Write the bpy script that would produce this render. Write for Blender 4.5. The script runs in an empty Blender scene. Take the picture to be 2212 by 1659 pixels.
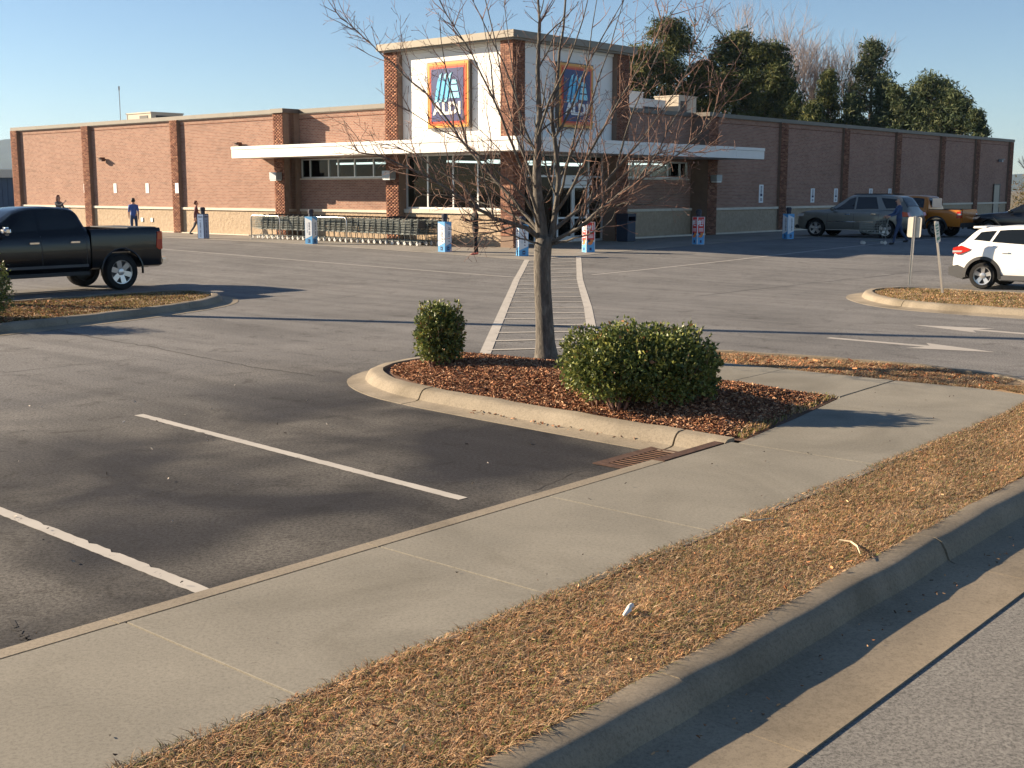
import bpy, bmesh, math, random
import numpy as np
from mathutils import Vector, Matrix

SC = bpy.context.scene
COL = SC.collection
R = math.radians

# ------------------------------------------------------------------ camera, sky, sun, exposure
H = 2.42                                   # eye height above the foreground pavement (metres)
FPX, CX, CY, PITCH = 1203.0, 512.0, 384.0, math.atan(194.0 / 1203.0)
cam_d = bpy.data.cameras.new('camera'); cam = bpy.data.objects.new('camera', cam_d); COL.objects.link(cam)
cam.location = (0, 0, H); cam.rotation_euler = (math.pi / 2 - PITCH, 0, 0)
cam_d.sensor_width = 36; cam_d.lens = 36 * FPX / 1024; cam_d.clip_start = 0.1; cam_d.clip_end = 20000
SC.camera = cam
SUN_EL = R(20.7); SUN_XY = Vector((-0.972, 0.235)).normalized()
W_ = bpy.data.worlds.new('World'); SC.world = W_; W_.use_nodes = True
nt = W_.node_tree; bg = nt.nodes['Background']
sky = nt.nodes.new('ShaderNodeTexSky'); sky.sky_type = 'NISHITA'; sky.sun_disc = False
sky.sun_elevation = SUN_EL; sky.sun_rotation = math.atan2(SUN_XY.x, SUN_XY.y)
sky.air_density = 0.85; sky.dust_density = 0.2; sky.ozone_density = 2.2; sky.altitude = 300
nt.links.new(sky.outputs[0], bg.inputs[0]); bg.inputs[1].default_value = 0.05
sun_d = bpy.data.lights.new('sun', 'SUN'); sun_d.energy = 5.0; sun_d.angle = R(0.53); sun_d.color = (1.0, 0.80, 0.57)
sun = bpy.data.objects.new('sun', sun_d); COL.objects.link(sun)
SDIR = Vector((SUN_XY.x * math.cos(SUN_EL), SUN_XY.y * math.cos(SUN_EL), math.sin(SUN_EL)))
sun.rotation_euler = SDIR.to_track_quat('Z', 'Y').to_euler(); sun.location = SDIR * 200
SC.view_settings.view_transform = 'Standard'; SC.view_settings.look = 'None'
SC.view_settings.exposure = 1.45; SC.view_settings.gamma = 1.0; SC.view_settings.use_curve_mapping = False
SC.render.resolution_x = 1024; SC.render.resolution_y = 768

# ------------------------------------------------------------------ site frame
# the store stands square to the kerbs: axis a runs along the shaded wall, axis b along the sunlit wall
TH = math.atan2(0.7524, 0.6587)
ER = np.array([math.cos(TH), math.sin(TH)]); EL = np.array([-math.sin(TH), math.cos(TH)])

def gz(y):                                  # the lot is level, then rises gently to the store
    t = min(max((y - 30.0) / 20.0, 0), 1); return 0.36 * t * t * (3 - 2 * t)
def AB(a, b, z=0.0):                        # site coordinates to world, z measured above the pavement
    x = a * ER[0] + b * EL[0]; y = a * ER[1] + b * EL[1]
    return Vector((x, y, gz(y) + z))
def G(px, py, z=0.0):                       # survey: a point on the pavement seen at (px,py) of a 2212 px wide photo
    s = 1024 / 2212; u = (px * s - CX) / FPX; v = -(py * s - CY) / FPX
    r = (u, math.cos(PITCH) + v * math.sin(PITCH), -math.sin(PITCH) + v * math.cos(PITCH)); zz = z
    for i in range(60):
        t = (H - zz) / -r[2]; zz = 0.6 * zz + 0.4 * (z + gz(r[1] * t))
    return Vector((r[0] * t, r[1] * t, zz))
def toab(p): return (p[0] * ER[0] + p[1] * ER[1], p[0] * EL[0] + p[1] * EL[1])

# ------------------------------------------------------------------ materials
MATS = {}
def nodes(name):
    m = bpy.data.materials.new(name); m.use_nodes = True
    n = m.node_tree.nodes; b = n['Principled BSDF']; MATS[name] = m
    return m, n, m.node_tree.links, b
def ramp(n, stops, interp='LINEAR'):
    r = n.new('ShaderNodeValToRGB'); r.color_ramp.interpolation = interp
    e = r.color_ramp.elements
    while len(e) < len(stops): e.new(0.5)
    for i, (p, c) in enumerate(stops):
        e[i].position = p; e[i].color = (c[0], c[1], c[2], 1)
    return r
def noise(n, l, vec, scale, detail=4, rough=0.55, dist=0.0):
    t = n.new('ShaderNodeTexNoise'); t.inputs['Scale'].default_value = scale; t.inputs['Detail'].default_value = detail
    t.inputs['Roughness'].default_value = rough; t.inputs['Distortion'].default_value = dist
    l.new(vec, t.inputs['Vector']); return t
def mixc(n, l, fac, a, b, mode='MIX'):
    m = n.new('ShaderNodeMix'); m.data_type = 'RGBA'; m.blend_type = mode
    for sock, v in ((m.inputs[0], fac), (m.inputs[6], a), (m.inputs[7], b)):
        if isinstance(v, (int, float)): sock.default_value = v
        elif isinstance(v, tuple): sock.default_value = (v[0], v[1], v[2], 1)
        else: l.new(v, sock)
    return m.outputs[2]
def bump(n, l, b, h, strength, dist=0.02):
    x = n.new('ShaderNodeBump'); x.inputs['Strength'].default_value = strength; x.inputs['Distance'].default_value = dist
    l.new(h, x.inputs['Height']); l.new(x.outputs[0], b.inputs['Normal']); return x
def coord(n, l, kind='Object', scale=None):
    t = n.new('ShaderNodeTexCoord')
    if scale is None: return t.outputs[kind]
    m = n.new('ShaderNodeMapping'); m.inputs['Scale'].default_value = scale; l.new(t.outputs[kind], m.inputs['Vector']); return m.outputs[0]
def plain(name, c, rough=0.6, var=0.12, scale=6.0, metal=0.0, bmp=0.0, coat=0.0, spec=0.5):
    m, n, l, b = nodes(name); v = coord(n, l)
    t = noise(n, l, v, scale)
    lo = tuple(x * (1 - var) for x in c); hi = tuple(min(1, x * (1 + var)) for x in c)
    r = ramp(n, [(0.3, lo), (0.7, hi)]); l.new(t.outputs[0], r.inputs[0]); l.new(r.outputs[0], b.inputs['Base Color'])
    b.inputs['Roughness'].default_value = rough; b.inputs['Metallic'].default_value = metal
    b.inputs['Specular IOR Level'].default_value = spec; b.inputs['Coat Weight'].default_value = coat; b.inputs['Coat Roughness'].default_value = 0.04
    if bmp:
        t2 = noise(n, l, v, scale * 12); bump(n, l, b, t2.outputs[0], bmp, 0.01)
    return m
def attr_mat(name, rough=0.7, spec=0.4, trans=0.0, mul=(1, 1, 1)):
    m, n, l, b = nodes(name); a = n.new('ShaderNodeAttribute'); a.attribute_name = 'Col'
    c = mixc(n, l, 1.0, a.outputs[0], mul, 'MULTIPLY')
    l.new(c, b.inputs['Base Color']); b.inputs['Roughness'].default_value = rough; b.inputs['Specular IOR Level'].default_value = spec
    if trans:
        tr = n.new('ShaderNodeBsdfTranslucent'); l.new(c, tr.inputs[0]); mx = n.new('ShaderNodeMixShader'); mx.inputs[0].default_value = trans
        l.new(b.outputs[0], mx.inputs[1]); l.new(tr.outputs[0], mx.inputs[2]); l.new(mx.outputs[0], n['Material Output'].inputs[0])
    return m

# asphalt of the lot: worn grey, fine aggregate, stained stalls, tyre streaks
m, n, l, b = nodes('asphalt'); v = coord(n, l)
t1 = noise(n, l, v, 0.33, 5, 0.6, 0.6); r1 = ramp(n, [(0.28, (0.175, 0.172, 0.168)), (0.5, (0.230, 0.226, 0.220)), (0.75, (0.275, 0.268, 0.258))]); l.new(t1.outputs[0], r1.inputs[0])
rot = n.new('ShaderNodeMapping'); rot.inputs['Rotation'].default_value = (0, 0, -R(48.8)); l.new(v, rot.inputs['Vector'])
st = n.new('ShaderNodeMapping'); st.inputs['Scale'].default_value = (1.6, 0.10, 1); l.new(rot.outputs[0], st.inputs['Vector'])
t2 = noise(n, l, st.outputs[0], 1.3, 3, 0.5, 0.4); r2 = ramp(n, [(0.35, (0.72, 0.72, 0.73)), (0.6, (1, 1, 1))]); l.new(t2.outputs[0], r2.inputs[0])
c1 = mixc(n, l, 0.75, r1.outputs[0], r2.outputs[0], 'MULTIPLY')
sep = n.new('ShaderNodeSeparateXYZ'); l.new(rot.outputs[0], sep.inputs[0])
mr = n.new('ShaderNodeMapRange'); mr.inputs[1].default_value = 15.5; mr.inputs[2].default_value = 10.0; l.new(sep.outputs[1], mr.inputs[0])
mr2 = n.new('ShaderNodeMapRange'); mr2.inputs[1].default_value = 15.0; mr2.inputs[2].default_value = 10.0; l.new(sep.outputs[0], mr2.inputs[0])
stall = n.new('ShaderNodeMath'); stall.operation = 'MULTIPLY'; l.new(mr.outputs[0], stall.inputs[0]); l.new(mr2.outputs[0], stall.inputs[1])
t3 = noise(n, l, v, 0.50, 3, 0.5, 0.5); r3 = ramp(n, [(0.40, (0.125, 0.132, 0.165)), (0.51, (0.31, 0.305, 0.305)), (0.64, (0.66, 0.635, 0.59))]); l.new(t3.outputs[0], r3.inputs[0])
c2 = mixc(n, l, stall.outputs[0], c1, mixc(n, l, 1.0, c1, r3.outputs[0], 'MULTIPLY'))
t4 = noise(n, l, v, 2.6, 6, 0.7, 1.0); r4 = ramp(n, [(0.33, (0.50, 0.49, 0.48)), (0.46, (1, 1, 1))]); l.new(t4.outputs[0], r4.inputs[0])
c3 = mixc(n, l, 0.7, c2, r4.outputs[0], 'MULTIPLY')
t5 = noise(n, l, v, 34, 4, 0.95); r5 = ramp(n, [(0.40, (0.22, 0.22, 0.23)), (0.50, (0.80, 0.80, 0.80)), (0.60, (1.25, 1.25, 1.22))]); l.new(t5.outputs[0], r5.inputs[0])
c4 = mixc(n, l, 0.8, c3, r5.outputs[0], 'MULTIPLY')
l.new(c4, b.inputs['Base Color']); b.inputs['Roughness'].default_value = 0.9; b.inputs['Specular IOR Level'].default_value = 0.22
bump(n, l, b, t5.outputs[0], 0.35, 0.012)
# lighter chip-seal asphalt of the street
m, n, l, b = nodes('road_asphalt'); v = coord(n, l)
t1 = noise(n, l, v, 1.2); r1 = ramp(n, [(0.3, (0.215, 0.206, 0.188)), (0.7, (0.27, 0.26, 0.236))]); l.new(t1.outputs[0], r1.inputs[0])
t5 = noise(n, l, v, 42, 5, 1.0); r5 = ramp(n, [(0.42, (0.20, 0.20, 0.20)), (0.56, (1.0, 1.0, 1.0))]); l.new(t5.outputs[0], r5.inputs[0])
l.new(mixc(n, l, 0.85, r1.outputs[0], r5.outputs[0], 'MULTIPLY'), b.inputs['Base Color']); b.inputs['Roughness'].default_value = 0.9
bump(n, l, b, t5.outputs[0], 0.3, 0.006)
# concrete
def concrete(name, lo, hi, stain=0.5, seed=0.0):
    m, n, l, b = nodes(name); v = coord(n, l)
    t1 = noise(n, l, v, 1.1, 6, 0.6, 0.5); r1 = ramp(n, [(0.3, lo), (0.7, hi)]); l.new(t1.outputs[0], r1.inputs[0])
    t2 = noise(n, l, v, 0.55, 5, 0.65, 1.0); r2 = ramp(n, [(0.30, (0.62, 0.61, 0.58)), (0.52, (1, 1, 1))]); l.new(t2.outputs[0], r2.inputs[0])
    t3 = noise(n, l, v, 46, 5, 0.95); r3 = ramp(n, [(0.40, (0.58, 0.58, 0.57)), (0.50, (0.95, 0.95, 0.95)), (0.60, (1.08, 1.08, 1.08))]); l.new(t3.outputs[0], r3.inputs[0])
    t6 = noise(n, l, v, 14, 3); r6 = ramp(n, [(0.24, (0.45, 0.43, 0.40)), (0.31, (1, 1, 1))]); l.new(t6.outputs[0], r6.inputs[0])
    c = mixc(n, l, stain, r1.outputs[0], r2.outputs[0], 'MULTIPLY'); c = mixc(n, l, 0.7, c, r3.outputs[0], 'MULTIPLY'); c = mixc(n, l, stain * 0.7, c, r6.outputs[0], 'MULTIPLY')
    l.new(c, b.inputs['Base Color']); b.inputs['Roughness'].default_value = 0.88; b.inputs['Specular IOR Level'].default_value = 0.25
    bump(n, l, b, t3.outputs[0], 0.2, 0.006); return m
concrete('concrete', (0.215, 0.203, 0.170), (0.275, 0.258, 0.215), 0.6)
concrete('kerb_concrete', (0.22, 0.19, 0.145), (0.33, 0.285, 0.22), 0.9)
concrete('street_kerb_concrete', (0.225, 0.190, 0.140), (0.315, 0.265, 0.195), 0.8)
concrete('apron_concrete', (0.24, 0.225, 0.20), (0.31, 0.29, 0.26), 0.5)
# road paint: worn through to the asphalt in flecks
def paint_line(name, c, wear):
    m, n, l, b = nodes(name); v = coord(n, l)
    t = noise(n, l, v, 7, 8, 0.85, 0.4); r = ramp(n, [(wear, (0, 0, 0)), (wear + 0.06, (1, 1, 1))]); l.new(t.outputs[0], r.inputs[0])
    t2 = noise(n, l, v, 2.2); r2 = ramp(n, [(0.3, tuple(x * .84 for x in c)), (0.7, c)]); l.new(t2.outputs[0], r2.inputs[0])
    l.new(mixc(n, l, r.outputs[0], (0.11, 0.105, 0.1), r2.outputs[0]), b.inputs['Base Color']); b.inputs['Roughness'].default_value = 0.8
paint_line('stall_paint', (0.47, 0.445, 0.40), 0.35); paint_line('lane_paint', (0.40, 0.38, 0.35), 0.27); paint_line('arrow_paint', (0.42, 0.395, 0.36), 0.25)
# brick: fields of the walls
def brick(name, c1, c2, mortar, bw=0.203, bh=0.0677):
    m, n, l, b = nodes(name); tc = coord(n, l)
    s = n.new('ShaderNodeSeparateXYZ'); l.new(tc, s.inputs[0]); ad = n.new('ShaderNodeMath'); l.new(s.outputs[0], ad.inputs[0]); l.new(s.outputs[1], ad.inputs[1])
    cb = n.new('ShaderNodeCombineXYZ'); l.new(ad.outputs[0], cb.inputs[0]); l.new(s.outputs[2], cb.inputs[1])
    bt = n.new('ShaderNodeTexBrick'); l.new(cb.outputs[0], bt.inputs['Vector']); bt.inputs['Scale'].default_value = 1
    bt.inputs['Brick Width'].default_value = bw; bt.inputs['Row Height'].default_value = bh; bt.inputs['Mortar Size'].default_value = 0.008
    bt.inputs['Color1'].default_value = (*c1, 1); bt.inputs['Color2'].default_value = (*c2, 1); bt.inputs['Mortar'].default_value = (*mortar, 1); bt.inputs['Bias'].default_value = -0.1
    t = noise(n, l, tc, 0.5, 5, 0.6, 0.5); r = ramp(n, [(0.3, (0.86, 0.85, 0.84)), (0.65, (1.0, 1.0, 1.0))]); l.new(t.outputs[0], r.inputs[0])
    sc = n.new('ShaderNodeMapping'); sc.inputs['Scale'].default_value = (0.9, 0.9, 5.0); l.new(tc, sc.inputs['Vector'])
    t2 = noise(n, l, sc.outputs[0], 0.8, 4, 0.7); r2 = ramp(n, [(0.33, (0.72, 0.76, 0.80)), (0.47, (1, 1, 1))]); l.new(t2.outputs[0], r2.inputs[0])
    c = mixc(n, l, 1.0, bt.outputs[0], r.outputs[0], 'MULTIPLY'); c = mixc(n, l, 0.6, c, r2.outputs[0], 'MULTIPLY')
    l.new(c, b.inputs['Base Color']); b.inputs['Roughness'].default_value = 0.85; b.inputs['Specular IOR Level'].default_value = 0.2
    iv = n.new('ShaderNodeMath'); iv.operation = 'SUBTRACT'; iv.inputs[0].default_value = 1; l.new(bt.outputs['Fac'], iv.inputs[1]); bump(n, l, b, iv.outputs[0], 0.5, 0.008)
brick('brick_field', (0.375, 0.205, 0.148), (0.27, 0.132, 0.095), (0.38, 0.32, 0.265))
brick('brick_dark', (0.22, 0.075, 0.045), (0.13, 0.045, 0.03), (0.27, 0.20, 0.15))
attr_mat('brick_piece', 0.85, 0.2); plain('brick_mortar', (0.215, 0.150, 0.110), 0.9, 0.1, 4)
# split-face block at the foot of the walls
m, n, l, b = nodes('split_block'); v = coord(n, l)
t = noise(n, l, v, 7, 6, 0.65); r = ramp(n, [(0.3, (0.35, 0.27, 0.185)), (0.7, (0.47, 0.37, 0.265))]); l.new(t.outputs[0], r.inputs[0]); l.new(r.outputs[0], b.inputs['Base Color'])
b.inputs['Roughness'].default_value = 0.95; bump(n, l, b, t.outputs[0], 0.9, 0.05)
plain('limestone', (0.62, 0.56, 0.46), 0.8, 0.08, 3)
plain('coping_metal', (0.12, 0.112, 0.098), 0.5, 0.10, 1.5, 0.3)
plain('tower_coping', (0.21, 0.19, 0.155), 0.55, 0.08, 1.5, 0.2)
plain('white_panel', (0.78, 0.77, 0.74), 0.55, 0.03, 1.2)
plain('soffit', (0.60, 0.58, 0.54), 0.7, 0.05, 2)
plain('white_frame', (0.62, 0.63, 0.63), 0.4, 0.04, 3, 0.3)
plain('dark_void', (0.03, 0.03, 0.032), 0.9)
plain('interior', (0.022, 0.026, 0.028), 0.8, 0.05); plain('interior_floor', (0.06, 0.06, 0.06), 0.35, 0.08); plain('interior_pale', (0.55, 0.55, 0.54), 0.8, 0.05)
plain('roof_membrane', (0.5, 0.49, 0.47), 0.9, 0.1)
m, n, l, b = nodes('glass')
fr = n.new('ShaderNodeFresnel'); fr.inputs[0].default_value = 1.28; tr = n.new('ShaderNodeBsdfTransparent'); tr.inputs[0].default_value = (0.12, 0.155, 0.16, 1)
gl = n.new('ShaderNodeBsdfGlossy'); gl.inputs['Roughness'].default_value = 0.02; mx = n.new('ShaderNodeMixShader'); n.remove(b)
l.new(fr.outputs[0], mx.inputs[0]); l.new(tr.outputs[0], mx.inputs[1]); l.new(gl.outputs[0], mx.inputs[2]); l.new(mx.outputs[0], n['Material Output'].inputs[0])
m, n, l, b = nodes('tube_light'); b.inputs['Emission Color'].default_value = (1.0, 0.95, 0.85, 1); b.inputs['Emission Strength'].default_value = 3.2
def flat(name, c, rough=0.5, metal=0.0, coat=0.0, spec=0.5): return plain(name, c, rough, 0.05, 3.0, metal, 0.0, coat, spec)
flat('navy', (0.012, 0.025, 0.13), 0.35); flat('sign_red', (0.58, 0.042, 0.012), 0.35); flat('sign_orange', (0.70, 0.155, 0.012), 0.35); flat('sign_yellow', (0.70, 0.33, 0.045), 0.35)
flat('emblem_blue', (0.09, 0.50, 0.78), 0.35); flat('emblem_pale', (0.28, 0.72, 0.88), 0.35); flat('lettering_white', (0.82, 0.82, 0.80), 0.4)
flat('sky_blue_print', (0.10, 0.36, 0.68), 0.45); flat('white_print', (0.72, 0.75, 0.78), 0.45); flat('ink', (0.02, 0.03, 0.10), 0.5); flat('red_print', (0.62, 0.03, 0.03), 0.45)
flat('slate_blue_print', (0.22, 0.33, 0.52), 0.45); flat('orange_print', (0.75, 0.22, 0.05), 0.45); flat('bollard_post', (0.02, 0.022, 0.04), 0.5)
flat('galvanised', (0.48, 0.46, 0.42), 0.45, 0.6); flat('sign_back', (0.60, 0.58, 0.50), 0.5, 0.2); flat('green_print', (0.03, 0.17, 0.10), 0.5)
flat('lamp_housing', (0.33, 0.36, 0.38), 0.5, 0.3); flat('bronze', (0.10, 0.05, 0.035), 0.5, 0.3); flat('unit_beige', (0.42, 0.37, 0.29), 0.6); flat('unit_white', (0.60, 0.60, 0.57), 0.6)
m = plain('rust_iron', (0.085, 0.046, 0.032), 0.85, 0.4, 14, 0.2, 0.4); flat('pit_shade', (0.008, 0.007, 0.006), 0.95, spec=0.1); plain('rust_bar', (0.16, 0.085, 0.052), 0.85, 0.35, 14, 0.1, 0.3)
flat('cart_wire', (0.20, 0.22, 0.21), 0.4, 0.4); flat('cart_plastic', (0.03, 0.035, 0.04), 0.45); flat('cart_caster', (0.55, 0.54, 0.52), 0.4, 0.3); flat('chrome_pipe', (0.62, 0.61, 0.58), 0.3, 0.8)
flat('bin_blue', (0.022, 0.035, 0.062), 0.5); flat('steel_blue_wall', (0.07, 0.11, 0.17), 0.6); flat('pale_roof', (0.62, 0.58, 0.50), 0.6)
# vehicles
def car_paint(name, c, metal=0.0, rough=0.3, coat=0.6): return plain(name, c, rough, 0.03, 2.0, metal, 0.0, coat, 0.35)
car_paint('paint_black', (0.004, 0.005, 0.007), 0.0, 0.2, 0.25); car_paint('paint_grey', (0.19, 0.187, 0.165), 0.5, 0.35); car_paint('paint_orange', (0.50, 0.165, 0.014), 0.25, 0.35)
car_paint('paint_white', (0.80, 0.79, 0.76), 0.0, 0.3); car_paint('paint_navy_black', (0.005, 0.006, 0.009), 0.0, 0.2, 0.3)
flat('tyre', (0.018, 0.018, 0.018), 0.85, spec=0.25); flat('rim_silver', (0.55, 0.55, 0.55), 0.3, 0.85); flat('rim_dark', (0.02, 0.02, 0.022), 0.5)
flat('black_trim', (0.02, 0.021, 0.022), 0.6); flat('grey_trim', (0.06, 0.062, 0.065), 0.6); flat('chrome', (0.75, 0.75, 0.75), 0.12, 1.0)
m, n, l, b = nodes('car_glass'); b.inputs['Base Color'].default_value = (0.008, 0.010, 0.011, 1); b.inputs['Roughness'].default_value = 0.03; b.inputs['Specular IOR Level'].default_value = 0.5
flat('tail_red', (0.50, 0.018, 0.008), 0.15, 0.0, 0.8); flat('tail_orange', (0.65, 0.10, 0.02), 0.15, 0.0, 0.8); flat('lamp_clear', (0.6, 0.6, 0.6), 0.1, 0.3, 0.8)
# people
flat('skin_light', (0.52, 0.29, 0.20), 0.55); flat('skin_dark', (0.13, 0.065, 0.04), 0.55); flat('hair_dark', (0.02, 0.013, 0.010), 0.6); flat('hair_grey', (0.30, 0.27, 0.24), 0.6); flat('hair_red', (0.16, 0.05, 0.025), 0.6)
flat('cloth_black', (0.012, 0.012, 0.014), 0.9); flat('cloth_denim', (0.05, 0.09, 0.19), 0.9); flat('cloth_jeans', (0.045, 0.07, 0.14), 0.9); flat('cloth_white', (0.6, 0.6, 0.6), 0.9)
flat('cloth_blue', (0.07, 0.13, 0.36), 0.9); flat('cloth_maroon', (0.13, 0.05, 0.06), 0.9); flat('cloth_grey', (0.10, 0.10, 0.11), 0.9); flat('shoe_coral', (0.75, 0.20, 0.14), 0.7); flat('shoe_dark', (0.02, 0.02, 0.02), 0.7); flat('eye_dark', (0.01, 0.01, 0.01), 0.3)
# plants and ground cover
m, n, l, b = nodes('bark'); v = coord(n, l, 'Object', (1, 1, 0.28))
t = noise(n, l, v, 22, 6, 0.7, 0.5); r = ramp(n, [(0.3, (0.045, 0.040, 0.034)), (0.52, (0.110, 0.098, 0.083)), (0.72, (0.22, 0.205, 0.175))]); l.new(t.outputs[0], r.inputs[0]); l.new(r.outputs[0], b.inputs['Base Color'])
b.inputs['Roughness'].default_value = 0.9; bump(n, l, b, t.outputs[0], 0.9, 0.02)
plain('twig_bark', (0.20, 0.115, 0.085), 0.8, 0.3, 8); plain('far_bark', (0.13, 0.10, 0.08), 0.9, 0.25, 2); plain('far_twig', (0.34, 0.275, 0.245), 0.9, 0.2, 1)
attr_mat('leaf_glossy', 0.42, 0.38, 0.2, (1.38, 1.30, 1.2)); attr_mat('needle', 0.75, 0.3, 0.2); attr_mat('dry_blade', 0.85, 0.2, 0.25); attr_mat('chip', 0.9, 0.2, 0.0, (1.5, 1.42, 1.32))
plain('mulch_soil', (0.13, 0.072, 0.045), 0.95, 0.35, 18, 0, 0.8); plain('turf_soil', (0.33, 0.225, 0.125), 0.95, 0.3, 14, 0, 0.8); plain('land', (0.13, 0.11, 0.07), 0.95, 0.3, 0.1)
plain('forest_hill', (0.035, 0.05, 0.03), 0.95, 0.3, 0.01); plain('paper', (0.68, 0.67, 0.64), 0.8, 0.05); plain('straw', (0.60, 0.50, 0.33), 0.8, 0.1); plain('crack', (0.035, 0.033, 0.032), 0.9)

# ------------------------------------------------------------------ mesh helpers
def tag(o, label=None, cat=None, group=None, kind=None):
    if label: o['label'] = label
    if cat: o['category'] = cat
    if group: o['group'] = group
    if kind: o['kind'] = kind
    return o
def link(name, me, mat, parent=None, loc=None):
    if mat is not None and len(me.materials) == 0: me.materials.append(MATS[mat] if isinstance(mat, str) else mat)
    o = bpy.data.objects.new(name, me); COL.objects.link(o)
    if parent: o.parent = parent
    if loc is not None: o.location = loc
    return o
def empty(name, loc, rz=0.0):
    o = bpy.data.objects.new(name, None); COL.objects.link(o); o.location = loc; o.rotation_euler = (0, 0, rz); o.empty_display_size = 0.2; return o
class MB:
    def __init__(s): s.v = []; s.f = []
    def add(s, vs, fs):
        k = len(s.v); s.v += [tuple(x) for x in vs]; s.f += [tuple(i + k for i in f) for f in fs]; return s
    def box(s, x0, x1, y0, y1, z0, z1):
        x0, x1 = min(x0, x1), max(x0, x1); y0, y1 = min(y0, y1), max(y0, y1)
        return s.add([(x0, y0, z0), (x1, y0, z0), (x1, y1, z0), (x0, y1, z0), (x0, y0, z1), (x1, y0, z1), (x1, y1, z1), (x0, y1, z1)],
                     [(0, 3, 2, 1), (4, 5, 6, 7), (0, 1, 5, 4), (1, 2, 6, 5), (2, 3, 7, 6), (3, 0, 4, 7)])
    def prism(s, poly, axis, d0, d1):       # polygon (u,v) swept along axis: 'x' -> (d,u,v), 'y' -> (u,d,v), 'z' -> (u,v,d)
        n_ = len(poly)
        fn = {'x': lambda u, v, d: (d, u, v), 'y': lambda u, v, d: (u, d, v), 'z': lambda u, v, d: (u, v, d)}[axis]
        vs = [fn(u, v, d0) for u, v in poly] + [fn(u, v, d1) for u, v in poly]
        fs = [tuple(range(n_))[::-1], tuple(range(n_, 2 * n_))] + [(i, (i + 1) % n_, n_ + (i + 1) % n_, n_ + i) for i in range(n_)]
        return s.add(vs, fs)
    def bar(s, p, q, w, h=None):
        p = Vector(p); q = Vector(q); h = h or w; d = (q - p).normalized()
        u = d.cross(Vector((0, 0, 1)));  u = u.normalized() if u.length > 1e-4 else Vector((1, 0, 0)); t = u.cross(d)
        vs = [e + u * (i * w / 2) + t * (j * h / 2) for e in (p, q) for i, j in ((-1, -1), (1, -1), (1, 1), (-1, 1))]
        return s.add(vs, [(3, 2, 1, 0), (4, 5, 6, 7), (0, 1, 5, 4), (1, 2, 6, 5), (2, 3, 7, 6), (3, 0, 4, 7)])
    def tube(s, pts, radii, sides=6, cap=True):
        pts = [Vector(p) for p in pts]; k = len(s.v); n_ = len(pts)
        if isinstance(radii, (int, float)): radii = [radii] * n_
        u = None
        for i in range(n_):
            d = (pts[min(i + 1, n_ - 1)] - pts[max(i - 1, 0)]).normalized()
            if u is None:
                u = d.cross(Vector((0.3, 0.1, 1))); u = u if u.length > 1e-3 else d.cross(Vector((1, 0, 0)))
            u = (u - d * u.dot(d)).normalized(); w = d.cross(u)
            for j in range(sides):
                an = 2 * math.pi * j / sides; s.v.append(tuple(pts[i] + (u * math.cos(an) + w * math.sin(an)) * radii[i]))
        for i in range(n_ - 1):
            for j in range(sides):
                j2 = (j + 1) % sides; s.f.append((k + i * sides + j, k + i * sides + j2, k + (i + 1) * sides + j2, k + (i + 1) * sides + j))
        if cap:
            s.f.append(tuple(k + j for j in range(sides))[::-1]); s.f.append(tuple(k + (n_ - 1) * sides + j for j in range(sides)))
        return s
    def lathe(s, prof, sides=16, axis='z', c=(0, 0, 0), caps=True):   # prof [(r, h)]
        k = len(s.v); n_ = len(prof)
        for r_, h_ in prof:
            for j in range(sides):
                an = 2 * math.pi * j / sides; x, y = r_ * math.cos(an), r_ * math.sin(an)
                p = {'z': (x, y, h_), 'y': (x, h_, y), 'x': (h_, x, y)}[axis]; s.v.append((p[0] + c[0], p[1] + c[1], p[2] + c[2]))
        for i in range(n_ - 1):
            for j in range(sides):
                j2 = (j + 1) % sides; s.f.append((k + i * sides + j, k + i * sides + j2, k + (i + 1) * sides + j2, k + (i + 1) * sides + j))
        if caps: s.f.append(tuple(k + j for j in range(sides))[::-1]); s.f.append(tuple(k + (n_ - 1) * sides + j for j in range(sides)))
        return s
    def mesh(s, name, off=None, smooth=False):
        me = bpy.data.meshes.new(name)
        v_ = s.v if off is None else [(x - off[0], y - off[1], z - off[2]) for x, y, z in s.v]
        me.from_pydata(v_, [], s.f); me.update()
        if smooth: me.shade_smooth()
        return me
    def build(s, name, mat, parent=None, off=None, smooth=False, loc=None, fix=False):
        me = s.mesh(name, off, smooth)
        if fix:
            bm = bmesh.new(); bm.from_mesh(me); bmesh.ops.recalc_face_normals(bm, faces=bm.faces); bm.to_mesh(me); bm.free()
        return link(name, me, mat, parent, loc)
def arr_mesh(name, V, F, col=None, smooth=False):   # V (N,3), F (M,k), col (N,3)
    V = np.asarray(V, np.float32); F = np.asarray(F, np.int32); me = bpy.data.meshes.new(name)
    me.vertices.add(len(V)); me.vertices.foreach_set('co', V.ravel())
    k = F.shape[1]; me.loops.add(F.size); me.loops.foreach_set('vertex_index', F.ravel())
    me.polygons.add(len(F)); me.polygons.foreach_set('loop_start', np.arange(0, F.size, k, dtype=np.int32))
    me.update(calc_edges=True)
    if col is not None:
        ca = me.color_attributes.new('Col', 'FLOAT_COLOR', 'POINT'); c4 = np.ones((len(V), 4), np.float32); c4[:, :3] = col; ca.data.foreach_set('color', c4.ravel())
    if smooth: me.shade_smooth()
    me.validate(); return me
def auto_smooth(o, ang=35):
    for p in o.data.polygons: p.use_smooth = True
    bm = bmesh.new(); bm.from_mesh(o.data)
    for e in bm.edges:
        if len(e.link_faces) == 2 and e.calc_face_angle(0) > R(ang): e.smooth = False
    bm.to_mesh(o.data); bm.free()
def sheet(name, ab_pts, z, mat, **kw):              # flat polygon in site coordinates
    mb = MB(); mb.add([AB(a, b, z) for a, b in ab_pts], [tuple(range(len(ab_pts)))]); o = mb.build(name, mat)
    return tag(o, **kw)
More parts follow.
